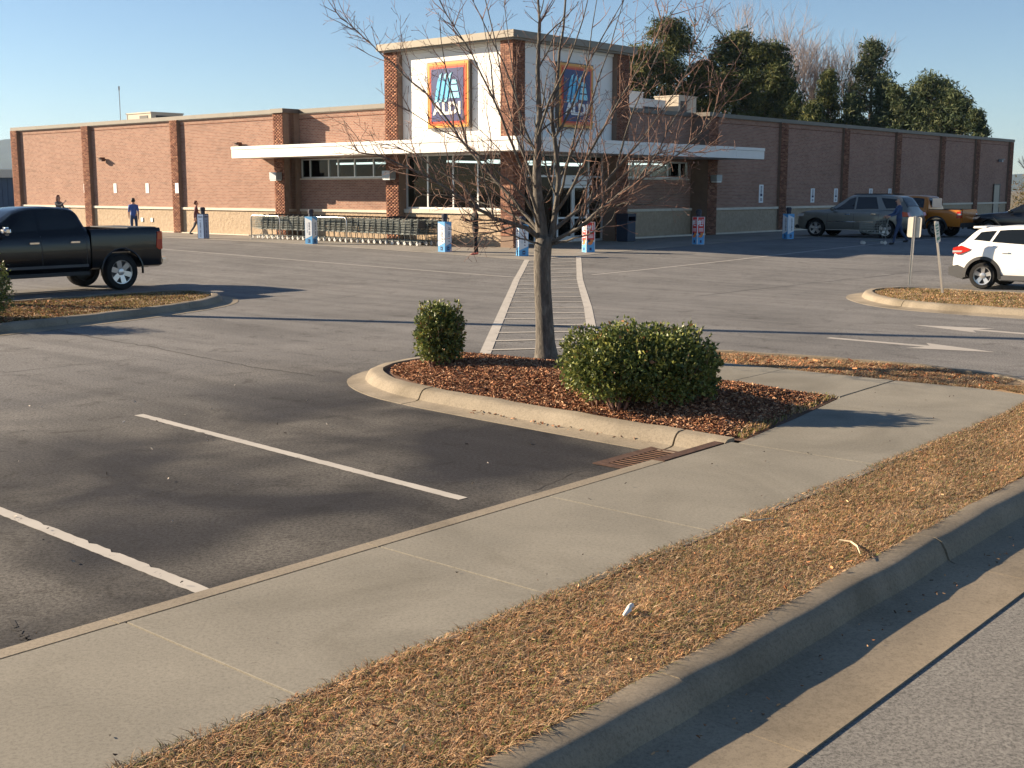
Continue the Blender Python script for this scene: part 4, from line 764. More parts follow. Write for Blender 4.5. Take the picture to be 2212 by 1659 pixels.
# ------------------------------------------------------------------ shopping carts
def make_cart(name='shopping_cart'):
    o = empty(name, (0, 0, 0)); L0, L1 = -.46, .48
    # basket: tapering wire box, x forward
    mb = MB(); wb, wf = .27, .22
    def side(x, t): y = wb + (wf - wb) * (x - L0) / (L1 - L0); return y * (.86 + .14 * t)
    def zf(x, t): zb = .42 + .06 * (x - L0) / .94; zt = .96 - .10 * (x - L0) / .94; return zb + (zt - zb) * t
    for s in (-1, 1):
        for k in range(6): t = k / 5; mb.bar((L0, s * side(L0, t), zf(L0, t)), (L1, s * side(L1, t), zf(L1, t)), .016 if k in (0, 5) else .011)
        for k in range(17): x = L0 + .94 * k / 16; mb.bar((x, s * side(x, 0), zf(x, 0)), (x, s * side(x, 1), zf(x, 1)), .009)
    for k in range(7): y = -1 + 2 * k / 6; mb.bar((L1, y * side(L1, 0), zf(L1, 0)), (L1, y * side(L1, 1), zf(L1, 1)), .006); mb.bar((L0, y * side(L0, 0), zf(L0, 0)), (L1, y * side(L1, 0), zf(L1, 0)), .006)
    for k in range(6): t = k / 5; mb.bar((L1, -side(L1, t), zf(L1, t)), (L1, side(L1, t), zf(L1, t)), .008)
    for k in range(8): x = L0 + .94 * k / 7; mb.bar((x, -side(x, 0), zf(x, 0)), (x, side(x, 0), zf(x, 0)), .006)
    mb.build('basket', 'cart_wire', o)
    mb = MB()
    for s in (-1, 1): mb.tube([(-.50, s * .26, 1.0), (-.46, s * .27, .70), (-.40, s * .26, .42), (-.44, s * .25, .16), (.40, s * .18, .14)], .017, 5); mb.tube([(-.40, s * .26, .42), (.2, s * .22, .40)], .010, 5)
    mb.tube([(.40, -.18, .14), (.43, 0, .14), (.40, .18, .14)], .012, 5); mb.build('frame', 'cart_wire', o)
    mb = MB(); mb.tube([(-.51, -.27, 1.01), (-.53, -.2, 1.02), (-.53, .2, 1.02), (-.51, .27, 1.01)], .024, 6); mb.build('handle', 'cart_plastic', o)
    mb = MB(); mb.box(-.44, -.425, -.22, .22, .66, .95); mb.build('child_seat', 'cart_plastic', o)
    for x, y in ((-.42, .25), (-.42, -.25), (.37, .17), (.37, -.17)):
        mb = MB(); mb.lathe([(.055, y - .014), (.065, y - .01), (.065, y + .01), (.055, y + .014)], 10, 'y', (x, 0, .065)); mb.box(x - .022, x + .022, y - .024, y + .024, .075, .15); mb.build('wheel', 'cart_caster', o)
    return o
def copy_tree(o, parent=None):
    c = o.copy(); COL.objects.link(c); c.parent = parent
    for ch in list(o.children): copy_tree(ch, c)
    return c
cart0 = make_cart(); first = True
for row, (a_, b0, n_, lab) in enumerate(((32.15, 33.1, 29, 'wire shopping cart nested in the front row under the canopy'), (32.85, 32.7, 9, 'wire shopping cart nested in the shaded row behind'))):
    for k in range(n_):
        c = cart0 if first else copy_tree(cart0); first = False
        c.location = AB(a_ + random.uniform(-.012, .012), b0 + k * .335, 0.014); c.rotation_euler = (0, 0, TH + math.pi / 2 + random.uniform(-.012, .012)); tag(c, lab, 'shopping cart', 'nested shopping carts, %s row' % ('front' if row == 0 else 'back'))
for b0, b1, lab in ((40.6, 42.55, 'bent white pipe rail at the free end of the cart row'), (36.4, 38.4, 'bent white pipe rail midway along the cart row')):
    o = empty('cart_rail', AB(31.68, (b0 + b1) / 2, 0.01), TH); tag(o, lab, 'rail'); h_ = (b1 - b0) / 2; mb = MB(); mb.tube([(0, -h_, 0), (0, -h_, .86), (0, -h_ + .05, .95), (0, -h_ + .12, .98), (0, h_ - .12, .98), (0, h_ - .05, .95), (0, h_, .86), (0, h_, 0)], .03, 8); mb.build('hoop', 'chrome_pipe', o, smooth=True); mb = MB()
    for s in (-1, 1): mb.lathe([(.07, 0), (.07, .012)], 10, 'z', (0, s * h_, 0))
    mb.build('foot_plate', 'chrome_pipe', o)
# ------------------------------------------------------------------ vehicles
KEYS = ('zb', 'zs', 'w', 'zbelt', 'wb', 'zr', 'wr')
class Shape:
    def __init__(s, rows, step=0.05, passes=2):
        rows = sorted(rows); X = np.array([r_[0] for r_ in rows]); x = np.arange(X[0], X[-1] + 1e-6, step); x[-1] = X[-1]; s.x = x; s.d = {}
        for i, k in enumerate(KEYS):
            v_ = np.interp(x, X, [r_[i + 1] for r_ in rows])
            for _ in range(passes): v_[1:-1] = (v_[:-2] + 2 * v_[1:-1] + v_[2:]) / 4
            s.d[k] = v_
    def at(s, x): return {k: float(np.interp(x, s.x, s.d[k])) for k in KEYS}
    def half(s, x):
        q = s.at(x); zb, zs, w, zt, wb, zr, wr = (q[k] for k in KEYS); hh = zs - zb
        return [(0, zb), (w - .14, zb), (w - .035, zb + .09 * hh), (w - .005, zb + .25 * hh), (w, zb + .5 * hh), (w - .004, zb + .72 * hh), (w - .02, zb + .9 * hh), (w - .06, zs), (wb, zt), (wb * .5 + wr * .5 + .012, zt * .5 + (zr - .05) * .5), (wr, zr - .05), (wr - .07, zr - .015), (wr * .5, zr - .004), (0, zr)]
    def side(s, x, t): h_ = s.half(x); a, m_, b = h_[8], h_[9], h_[10]; (p, q, u) = (a, m_, t * 2) if t < .5 else (m_, b, t * 2 - 1); return p[0] + (q[0] - p[0]) * u, p[1] + (q[1] - p[1]) * u
    def top(s, x, y): h_ = s.half(x)[10:][::-1]; return float(np.interp(abs(y), [p[0] for p in h_], [p[1] for p in h_]))
    def loft(s):
        mb = MB(); rows = []
        for x in s.x:
            h_ = s.half(x); ring = [(x, y, z) for y, z in h_] + [(x, -y, z) for y, z in h_[-2:0:-1]]; rows.append(ring)
        q = len(rows[0])
        for r_ in rows: mb.v += r_
        for i in range(len(rows) - 1):
            for j in range(q): mb.f.append((i * q + j, i * q + (j + 1) % q, (i + 1) * q + (j + 1) % q, (i + 1) * q + j))
        mb.f.append(tuple(range(q))); mb.f.append(tuple((len(rows) - 1) * q + j for j in range(q))[::-1]); return mb
def cut_arches(mb, name, mat, parent, axles, ra, zc, w):
    o = mb.build(name, mat, parent, fix=True); cs = []
    for ax in axles:
        for s in (-1, 1):
            c = MB(); c.lathe([(ra, s * (w - .30)), (ra, s * (w + .12))][::s], 32, 'y', (ax, 0, zc)); co = c.build('cutter', mat, None, fix=True); cs.append(co)
            md = o.modifiers.new('cut', 'BOOLEAN'); md.operation = 'DIFFERENCE'; md.solver = 'EXACT'; md.object = co
            co.parent = parent
    bpy.context.view_layer.update(); dg = bpy.context.evaluated_depsgraph_get(); me = bpy.data.meshes.new_from_object(o.evaluated_get(dg)); o.modifiers.clear(); o.data = me
    for co in cs: bpy.data.objects.remove(co)
    me.materials.clear(); me.materials.append(MATS[mat]); me.materials.append(MATS['black_trim'])
    for p in me.polygons:
        c = p.center
        p.material_index = 1 if any((c.x - ax) ** 2 + (c.z - zc) ** 2 < (ra + .006) ** 2 for ax in axles) and abs(c.y) > w - .31 else 0
    auto_smooth(o, 32); return o
def wheel(parent, x, y, r_, rim_r, spokes, style='silver', w=.22):
    s = 1 if y > 0 else -1; o = empty('wheel', (x, y, r_)); o.parent = parent
    mb = MB(); mb.lathe([(rim_r, -w / 2), (r_ - .03, -w / 2), (r_ - .004, -w / 2 + .035), (r_, -w / 2 + .06), (r_, w / 2 - .06), (r_ - .004, w / 2 - .035), (r_ - .03, w / 2), (rim_r, w / 2), (rim_r - .01, w / 2 - .06)], 36, 'y', caps=False); ty = mb.build('tyre', 'tyre', o, fix=True); auto_smooth(ty, 40)
    mb = MB(); f = s * (w / 2 - .045); mb.lathe([(rim_r - .005, f - s * .05), (rim_r - .005, f - s * .04)], 24, 'y'); mb.build('hub_plate', 'rim_dark', o, fix=True)
    mb = MB()
    for k in range(spokes):
        for d in ((-.13, .13) if style == 'double' else (0,)):
            an = 2 * math.pi * k / spokes + d + .3; u = Vector((math.cos(an), 0, math.sin(an))); t = Vector((-math.sin(an), 0, math.cos(an))); wi = (.032 if style == 'double' else .05); wo = (.028 if style == 'double' else .062)
            p0 = u * .035; p1 = u * (rim_r - .008)
            vs = [p0 - t * wi + Vector((0, f - s * .02, 0)), p0 + t * wi + Vector((0, f - s * .02, 0)), p1 + t * wo + Vector((0, f, 0)), p1 - t * wo + Vector((0, f, 0))]; vs += [v_ - Vector((0, s * .035, 0)) for v_ in vs]
            mb.add(vs, [(0, 1, 2, 3), (7, 6, 5, 4), (0, 4, 5, 1), (1, 5, 6, 2), (2, 6, 7, 3), (3, 7, 4, 0)])
    mb.lathe([(.075, f - s * .03), (.07, f), (.03, f + s * .008)], 14, 'y')
    k = len(mb.v); n_ = 32
    for rr, yy in ((rim_r + .004, f + s * .012), (rim_r - .022, f + s * .008), (rim_r - .03, f - s * .04)):
        for j in range(n_): an = 2 * math.pi * j / n_; mb.v.append((rr * math.cos(an), yy, rr * math.sin(an)))
    for i in range(2):
        for j in range(n_): mb.f.append((k + i * n_ + j, k + i * n_ + (j + 1) % n_, k + (i + 1) * n_ + (j + 1) % n_, k + (i + 1) * n_ + j))
    rm = mb.build('rim', 'rim_silver', o, fix=True); auto_smooth(rm, 30)
def pane_side(parent, S, quad, name='window', mat='car_glass', off=.007, sides=(-1, 1)):
    # quad: ((x,t) bottom-rear, bottom-front, top-front, top-rear)
    for s in sides:
        mb = MB(); n_, m_ = 8, 5
        for lay in (off, off - .006):
            for j in range(m_):
                for i in range(n_):
                    u, v_ = i / (n_ - 1), j / (m_ - 1)
                    x = (quad[0][0] * (1 - u) + quad[1][0] * u) * (1 - v_) + (quad[3][0] * (1 - u) + quad[2][0] * u) * v_; t = (quad[0][1] * (1 - u) + quad[1][1] * u) * (1 - v_) + (quad[3][1] * (1 - u) + quad[2][1] * u) * v_
                    y, z = S.side(x, t); mb.v.append((x, s * (y + lay), z + lay * .3))
        q = n_ * m_
        for j in range(m_ - 1):
            for i in range(n_ - 1):
                a = j * n_ + i; f = (a, a + 1, a + n_ + 1, a + n_); mb.f.append(f if s < 0 else f[::-1])
        ed = [i for i in range(n_)] + [j * n_ + n_ - 1 for j in range(1, m_)] + [(m_ - 1) * n_ + i for i in range(n_ - 2, -1, -1)] + [j * n_ for j in range(m_ - 2, 0, -1)]
        for i in range(len(ed)): a, b = ed[i], ed[(i + 1) % len(ed)]; mb.f.append((a, a + q, b + q, b))
        mb.build(name, mat, parent, smooth=False)
def pane_top(parent, S, x0, x1, y0, y1, name, mat='car_glass', off=.010):   # windshield or rear window between stations x0,x1; half widths y0,y1
    mb = MB(); n_, m_ = 9, 9
    for lay in (off, .001):
        for j in range(m_):
            for i in range(n_):
                v_ = j / (m_ - 1); x = x0 + (x1 - x0) * v_; yh = y0 + (y1 - y0) * v_; y = -yh + 2 * yh * i / (n_ - 1); d = .7 if x0 > 0 else -.7
                mb.v.append((x + lay * d, y, S.top(x, y) + lay))
    q = n_ * m_
    for j in range(m_ - 1):
        for i in range(n_ - 1): a = j * n_ + i; mb.f.append((a, a + 1, a + n_ + 1, a + n_))
    ed = [i for i in range(n_)] + [j * n_ + n_ - 1 for j in range(1, m_)] + [(m_ - 1) * n_ + i for i in range(n_ - 2, -1, -1)] + [j * n_ for j in range(m_ - 2, 0, -1)]
    for i in range(len(ed)): a, b = ed[i], ed[(i + 1) % len(ed)]; mb.f.append((a, b, b + q, a + q))
    mb.build(name, mat, parent, fix=True)
def pbox(parent, name, mat, x0, x1, y0, y1, z0, z1, bev=.012, both=False):
    for s in ((-1, 1) if both else (1,)):
        mb = MB(); mb.box(x0, x1, s * y0, s * y1, z0, z1); o = mb.build(name, mat, parent)
        bm = bmesh.new(); bm.from_mesh(o.data); bmesh.ops.recalc_face_normals(bm, faces=bm.faces); bmesh.ops.bevel(bm, geom=bm.edges[:] , offset=min(bev, abs(x1 - x0) * .3, abs(y1 - y0) * .3, abs(z1 - z0) * .3), segments=2, affect='EDGES'); bm.to_mesh(o.data); bm.free(); auto_smooth(o, 40)
def pprism(parent, name, mat, poly, y0, y1, both=True):
    for s in ((-1, 1) if both else (1,)):
        mb = MB(); mb.prism(poly, 'y', s * y0, s * y1); mb.build(name, mat, parent, fix=True)
def arch_trim(parent, ax, zc, r0, r1, y0, y1, a0=-8, a1=188, mat='black_trim'):
    for s in (-1, 1):
        mb = MB(); n_ = 24
        for i in range(n_ + 1):
            an = R(a0 + (a1 - a0) * i / n_); c, d = math.cos(an), math.sin(an)
            mb.v += [(ax + r0 * c, s * y0, zc + r0 * d), (ax + r0 * c, s * y1, zc + r0 * d), (ax + r1 * c, s * (y1 - .012), zc + r1 * d), (ax + r1 * c, s * y0, zc + r1 * d)]
        for i in range(n_):
            for j in range(4): mb.f.append((4 * i + j, 4 * i + (j + 1) % 4, 4 * i + 4 + (j + 1) % 4, 4 * i + 4 + j))
        mb.f += [(0, 1, 2, 3), (4 * n_ + 3, 4 * n_ + 2, 4 * n_ + 1, 4 * n_)]; mb.build('wheel_arch_trim', mat, parent, fix=True)
def seam(parent, S, x, z0, z1, w=.012):          # shut line between doors
    for s in (-1, 1):
        mb = MB(); zz = np.linspace(z0, z1, 10); h_ = S.half(x)[2:8]; zs_ = [p[1] for p in h_]; ys_ = [p[0] for p in h_]
        for z in zz: y = float(np.interp(z, zs_, ys_)) + .0015; mb.v += [(x - w / 2, s * y, z), (x + w / 2, s * y, z)]
        for i in range(9): f = (2 * i, 2 * i + 1, 2 * i + 3, 2 * i + 2); mb.f.append(f if s < 0 else f[::-1])
        mb.build('shut_line', 'black_trim', parent)
def mirror(parent, x, y, z, mat, shell='black_trim'):
    for s in (-1, 1):
        mb = MB(); mb.box(x - .10, x + .06, s * y, s * (y + .2), z - .07, z + .09); o = mb.build('mirror', mat, parent); bm = bmesh.new(); bm.from_mesh(o.data); bmesh.ops.recalc_face_normals(bm, faces=bm.faces); bmesh.ops.bevel(bm, geom=bm.edges[:], offset=.045, segments=3, affect='EDGES'); bm.to_mesh(o.data); bm.free(); auto_smooth(o, 50)
def bed(parent, mat, x0, x1, w, zb, zrail, floor, axles, ra, zc):
    # open cargo box: ring with a cavity, cut for the arches
    mb = MB(); rows = []
    for x, sh in [(x0, 0), (x0 - .02, 1)] + [(x0 - .02 - (x0 - x1 - .10) * i / 8, 1) for i in range(1, 9)] + [(x1 + .05, 1), (x1, 2)]:
        ww = w - (.015 if sh == 2 else 0); fl = zrail if sh in (0, 2) else floor
        h_ = [(0, zb + .1), (ww - .14, zb + .08), (ww - .03, zb + .12), (ww - .004, zb + .26), (ww, zb + .5), (ww - .004, zrail - .16), (ww - .02, zrail - .05), (ww - .045, zrail), (ww - .12, zrail), (ww - .13, fl), (0, fl)]
        rows.append([(x, y, z) for y, z in h_] + [(x, -y, z) for y, z in h_[-2:0:-1]])
    q = len(rows[0])
    for r_ in rows: mb.v += r_
    for i in range(len(rows) - 1):
        for j in range(q): mb.f.append((i * q + j, i * q + (j + 1) % q, (i + 1) * q + (j + 1) % q, (i + 1) * q + j))
    mb.f.append(tuple(range(q))); mb.f.append(tuple((len(rows) - 1) * q + j for j in range(q))[::-1])
    o = cut_arches(mb, 'cargo_bed', mat, parent, axles, ra, zc, w)
    for p in o.data.polygons:
        if abs(p.center.y) < w - .115 and p.center.z > floor - .01 and x1 + .02 < p.center.x < x0 - .03: p.material_index = 1
    return o
def place(name, loc, rz, label, cat, scale=1.0):
    o = empty(name, loc, rz); o.scale = (scale,) * 3; return tag(o, label, cat)
HEAD_NER = math.atan2(-ER[1], -ER[0]); HEAD_EL = math.atan2(EL[1], EL[0]); HEAD_NEL = math.atan2(-EL[1], -EL[0])

# black crew-cab pickup beside the far planting strip
S = Shape([(2.70, .62, .90, .62, .95, .5, .98, .35), (2.62, .50, 1.10, .80, 1.14, .68, 1.17, .5), (2.35, .46, 1.2, .92, 1.24, .80, 1.27, .6), (1.7, .45, 1.25, .95, 1.29, .84, 1.33, .64), (1.45, .45, 1.26, .95, 1.30, .85, 1.36, .68), (.72, .45, 1.26, .95, 1.31, .85, 1.78, .63), (.45, .45, 1.26, .95, 1.31, .85, 1.845, .64), (.0, .45, 1.27, .95, 1.32, .85, 1.86, .64), (-.45, .45, 1.28, .95, 1.33, .85, 1.83, .63), (-.62, .45, 1.28, .95, 1.34, .85, 1.77, .63), (-.72, .45, 1.28, .945, 1.35, .84, 1.55, .68), (-.745, .45, 1.28, .94, 1.34, .83, 1.40, .72)])
pr = G(262, 626); t_ = place('pickup_truck', pr, HEAD_NER, 'black crew cab pickup truck with tail facing the crosswalk', 'pickup truck', 1.10)
off = Vector((1.50, -.83, 0)) * 1.10; t_.location = pr + Matrix.Rotation(HEAD_NER, 3, 'Z') @ off      # rear left tyre touches the surveyed spot
cut_arches(S.loft(), 'body', 'paint_black', t_, (1.75,), .50, .42, .95); bed(t_, 'paint_black', -.775, -2.50, .95, .40, 1.36, .82, (-1.50,), .50, .42)
for x in (1.75, -1.50):
    for y in (-.80, .80): wheel(t_, x, y, .40, .27, 6, w=.25)
    arch_trim(t_, x, .42, .495, .525, .90, .958, mat='paint_black')
pane_side(t_, S, ((.40, .08), (1.22, .03), (.62, .82), (.40, .88))); pane_side(t_, S, ((-.58, .10), (.32, .08), (.32, .88), (-.44, .86))); pane_top(t_, S, 1.40, .80, .72, .60, 'windshield'); pane_top(t_, S, -.735, -.64, .55, .52, 'rear_window')
for x in (.36, -.66): seam(t_, S, x, .58, 1.24)
pbox(t_, 'door_handle', 'chrome', .42, .64, .945, .985, 1.08, 1.115, both=True); pbox(t_, 'door_handle', 'chrome', -.50, -.28, .945, .985, 1.08, 1.115, both=True)
mirror(t_, 1.18, .93, 1.36, 'chrome'); pbox(t_, 'rocker_step', 'black_trim', -.7, 1.2, .86, .97, .38, .46, both=True); pbox(t_, 'lower_moulding', 'grey_trim', -.68, 1.2, .945, .962, .56, .62, both=True)
pprism(t_, 'tail_lamp', 'tail_red', [(-2.36, .92), (-2.40, 1.27), (-2.515, 1.28), (-2.515, .88), (-2.43, .87)], .80, .962); pprism(t_, 'tail_lamp_lens', 'tail_orange', [(-2.395, 1.10), (-2.405, 1.24), (-2.52, 1.25), (-2.52, 1.10)], .79, .966)
pbox(t_, 'tailgate', 'paint_black', -2.53, -2.485, -.74, .74, .70, 1.37); pbox(t_, 'rear_bumper', 'chrome', -2.70, -2.50, -.92, .92, .53, .70, .04); pbox(t_, 'license_plate', 'white_print', -2.712, -2.702, -.16, .16, .55, .69); pbox(t_, 'tow_hitch', 'black_trim', -2.72, -2.5, -.05, .05, .42, .50); pbox(t_, 'bed_cover_lip', 'grey_trim', -2.46, -1.75, -.80, .80, 1.352, 1.378)
pbox(t_, 'headlamp', 'lamp_clear', 2.52, 2.66, .52, .86, .92, 1.08, .03, True); pbox(t_, 'grille', 'black_trim', 2.64, 2.72, -.48, .48, .74, 1.06, .03); pbox(t_, 'front_bumper', 'black_trim', 2.58, 2.78, -.86, .86, .46, .68, .05)

# white crossover parked behind the signposts
S = Shape([(2.17, .42, .66, .55, .70, .5, .74, .35), (2.08, .30, .84, .74, .87, .62, .90, .45), (1.85, .26, .95, .84, .98, .72, 1.01, .55), (1.2, .25, 1.0, .875, 1.03, .76, 1.06, .6), (.95, .25, 1.01, .88, 1.05, .77, 1.10, .62), (.25, .25, 1.02, .88, 1.06, .77, 1.50, .56), (-.1, .25, 1.03, .88, 1.07, .77, 1.575, .57), (-.8, .25, 1.06, .88, 1.10, .76, 1.57, .56), (-1.45, .25, 1.09, .875, 1.14, .75, 1.51, .545), (-1.62, .27, 1.09, .865, 1.15, .73, 1.45, .55), (-1.98, .32, 1.06, .82, 1.10, .66, 1.12, .55), (-2.06, .36, .96, .76, 1.0, .62, 1.02, .48), (-2.12, .42, .78, .66, .82, .55, .84, .4)])
pk = G(2122, 624); t_ = place('crossover_car', pk, HEAD_NEL, 'white crossover with black roof pillars and red tail lamp by the signposts', 'car')
t_.location = pk + Matrix.Rotation(HEAD_NEL, 3, 'Z') @ Vector((1.31, .76, 0))
cut_arches(S.loft(), 'body', 'paint_white', t_, (1.31, -1.31), .405, .335, .88)
for x in (1.31, -1.31):
    for y in (-.76, .76): wheel(t_, x, y, .33, .225, 5, 'double', .20)
    arch_trim(t_, x, .335, .395, .47, .84, .90)
pane_side(t_, S, ((-.20, .08), (.80, .02), (.20, .80), (-.20, .90))); pane_side(t_, S, ((-1.15, .10), (-.28, .08), (-.28, .90), (-1.02, .84))); pane_side(t_, S, ((-1.62, .18), (-1.22, .12), (-1.10, .84), (-1.48, .80)), 'quarter_window', 'car_glass'); pane_top(t_, S, .90, .32, .64, .50, 'windshield'); pane_top(t_, S, -1.93, -1.60, .56, .50, 'rear_window')
pbox(t_, 'roof_spoiler', 'paint_white', -1.72, -1.38, -.52, .52, 1.475, 1.53, .02); pprism(t_, 'tail_lamp', 'tail_red', [(-1.66, .93), (-1.62, .98), (-1.86, 1.06), (-2.06, .99), (-2.06, .86), (-1.90, .84)], .66, .872); pprism(t_, 'tail_lamp_lens', 'lamp_clear', [(-1.84, .895), (-1.82, .935), (-2.065, .93), (-2.065, .88)], .65, .876); pprism(t_, 'lower_cladding', 'grey_trim', [(-1.78, .22), (-2.14, .32), (-2.15, .52), (-1.95, .58), (-1.74, .50)], .30, .868); pbox(t_, 'rear_bumper_skirt', 'grey_trim', -2.16, -2.02, -.62, .62, .30, .54, .04); pbox(t_, 'rocker_panel', 'grey_trim', -.90, .90, .80, .885, .23, .37, .02, True); pbox(t_, 'license_plate', 'white_print', -2.165, -2.13, -.16, .16, .62, .76); pbox(t_, 'door_handle', 'paint_white', -.88, -.68, .872, .91, .90, .935, both=True); pbox(t_, 'door_handle', 'paint_white', .12, .32, .872, .91, .90, .935, both=True)
for x in (-.22, .92): seam(t_, S, x, .40, .98)
mirror(t_, .72, .86, 1.10, 'paint_white'); pbox(t_, 'headlamp', 'lamp_clear', 1.85, 2.08, .45, .80, .74, .84, .03, True); pbox(t_, 'tail_pipe', 'chrome', -2.17, -2.10, .42, .50, .26, .30, .01)
mb = MB(); mb.tube([(-1.25, 0, 1.55), (-1.42, 0, 1.74)], .005, 5); mb.build('antenna', 'black_trim', t_)

# grey SUV nosed in to the shaded wall
S = Shape([(2.40, .46, .74, .6, .80, .5, .84, .35), (2.30, .34, .92, .80, .96, .66, 1.0, .5), (2.0, .30, 1.03, .92, 1.07, .78, 1.10, .6), (1.2, .30, 1.08, .955, 1.12, .82, 1.16, .66), (.95, .30, 1.09, .955, 1.14, .83, 1.20, .68), (.18, .30, 1.09, .955, 1.14, .83, 1.72, .61), (-.15, .30, 1.09, .955, 1.14, .83, 1.79, .62), (-1.0, .30, 1.10, .955, 1.15, .82, 1.79, .61), (-1.75, .30, 1.11, .95, 1.16, .80, 1.73, .59), (-1.95, .32, 1.11, .94, 1.16, .78, 1.66, .59), (-2.28, .36, 1.10, .90, 1.14, .74, 1.18, .60), (-2.36, .40, 1.0, .84, 1.04, .68, 1.07, .5), (-2.42, .46, .80, .72, .84, .6, .88, .4)])
pf = G(1762, 511); prr = G(1912, 515); t_ = place('sport_utility_vehicle', pf, HEAD_EL, 'dark grey SUV with five spoke wheels nosed in to the shaded wall', 'car', 1.06)
dv = (pf - prr); hd = math.atan2(dv.y, dv.x); t_.rotation_euler = (0, 0, hd); t_.location = (pf + prr) / 2 + Matrix.Rotation(hd, 3, 'Z') @ Vector((0, -.84 * 1.06, 0)); t_.location.z = gz(t_.location.y)
t_.scale = (dv.length / 2.92, 1.05, 1.05)
cut_arches(S.loft(), 'body', 'paint_grey', t_, (1.46, -1.46), .44, .37, .955)
for x in (1.46, -1.46):
    for y in (-.82, .82): wheel(t_, x, y, .365, .26, 5, w=.24)
pane_side(t_, S, ((-.12, .06), (.82, .03), (.16, .82), (-.12, .90))); pane_side(t_, S, ((-1.12, .08), (-.20, .06), (-.20, .90), (-.95, .88))); pane_side(t_, S, ((-2.05, .16), (-1.42, .10), (-1.15, .86), (-1.84, .82))); pane_top(t_, S, .90, .26, .70, .56, 'windshield'); pane_top(t_, S, -2.2, -1.93, .60, .54, 'rear_window')
for x in (-.16, -1.18, .95): seam(t_, S, x, .42, 1.04)
pbox(t_, 'door_handle', 'chrome', -.02, .2, .945, .985, .95, .985, both=True); pbox(t_, 'door_handle', 'chrome', -1.08, -.86, .945, .985, .97, 1.005, both=True); pbox(t_, 'side_moulding', 'chrome', -.98, .98, .952, .972, .64, .68, both=True); pbox(t_, 'running_board', 'galvanised', -1.0, 1.0, .86, .99, .30, .335, both=True); mirror(t_, .72, .93, 1.17, 'paint_grey'); pprism(t_, 'tail_lamp', 'tail_red', [(-2.12, .88), (-2.10, 1.10), (-2.33, 1.06), (-2.39, .90)], .70, .935); pprism(t_, 'headlamp', 'lamp_clear', [(2.02, .86), (1.98, .98), (2.22, .97), (2.32, .86)], .58, .90); pbox(t_, 'roof_rail', 'black_trim', -1.6, .0, .56, .60, 1.77, 1.815, both=True); pbox(t_, 'front_bumper', 'black_trim', 2.2, 2.44, -.8, .8, .34, .5, .04); pbox(t_, 'rear_bumper', 'black_trim', -2.46, -2.2, -.82, .82, .40, .56, .04)

# orange compact pickup in the next stall
S = Shape([(2.50, .50, .78, .6, .84, .5, .88, .35), (2.40, .38, .96, .80, 1.0, .68, 1.03, .5), (2.1, .34, 1.06, .90, 1.10, .78, 1.12, .6), (1.4, .33, 1.10, .92, 1.14, .82, 1.17, .64), (1.15, .33, 1.11, .92, 1.15, .83, 1.20, .68), (.45, .33, 1.11, .92, 1.16, .83, 1.66, .62), (.15, .33, 1.12, .92, 1.16, .83, 1.73, .63), (-.55, .33, 1.13, .92, 1.17, .83, 1.73, .63), (-.98, .33, 1.13, .92, 1.18, .83, 1.68, .63), (-1.08, .33, 1.13, .92, 1.18, .82, 1.55, .66), (-1.12, .33, 1.13, .915, 1.18, .81, 1.26, .7)])
po = G(2018, 512); t_ = place('compact_pickup', po, HEAD_EL, 'mustard orange pickup parked between the grey SUV and a black car', 'pickup truck', 1.06); t_.location = po + Matrix.Rotation(HEAD_EL, 3, 'Z') @ Vector((1.50, -.80, 0))
cut_arches(S.loft(), 'body', 'paint_orange', t_, (1.57,), .45, .38, .92); bed(t_, 'paint_orange', -1.15, -2.52, .92, .34, 1.14, .72, (-1.50,), .45, .38)
for x in (1.57, -1.50):
    for y in (-.79, .79): wheel(t_, x, y, .36, .23, 5, w=.23)
    arch_trim(t_, x, .38, .435, .50, .87, .94)
pane_side(t_, S, ((-.05, .06), (1.0, .03), (.38, .82), (-.05, .90))); pane_side(t_, S, ((-.92, .08), (-.13, .06), (-.13, .90), (-.88, .88))); pane_top(t_, S, 1.10, .52, .70, .58, 'windshield'); pane_top(t_, S, -1.105, -1.01, .56, .54, 'rear_window')
pbox(t_, 'bed_rail', 'black_trim', -2.5, -1.16, .79, .90, 1.138, 1.155, both=True); pbox(t_, 'cab_rear_glass', 'lamp_clear', -1.165, -1.135, -.5, .5, 1.22, 1.60); pprism(t_, 'tail_lamp', 'tail_red', [(-2.36, .80), (-2.38, 1.06), (-2.53, 1.06), (-2.53, .80)], .76, .928); pprism(t_, 'tail_lamp_lens', 'lamp_clear', [(-2.40, .92), (-2.40, .98), (-2.535, .98), (-2.535, .92)], .75, .932); pbox(t_, 'tailgate', 'paint_orange', -2.55, -2.5, -.74, .74, .60, 1.15); pbox(t_, 'rear_bumper', 'black_trim', -2.66, -2.5, -.88, .88, .42, .60, .03); pbox(t_, 'tow_hitch', 'black_trim', -2.72, -2.5, -.04, .04, .34, .42); mirror(t_, .9, .9, 1.2, 'black_trim')
for x in (-.09, -1.0): seam(t_, S, x, .42, 1.05)
pbox(t_, 'door_handle', 'paint_orange', -.85, -.65, .91, .95, .98, 1.01, both=True)

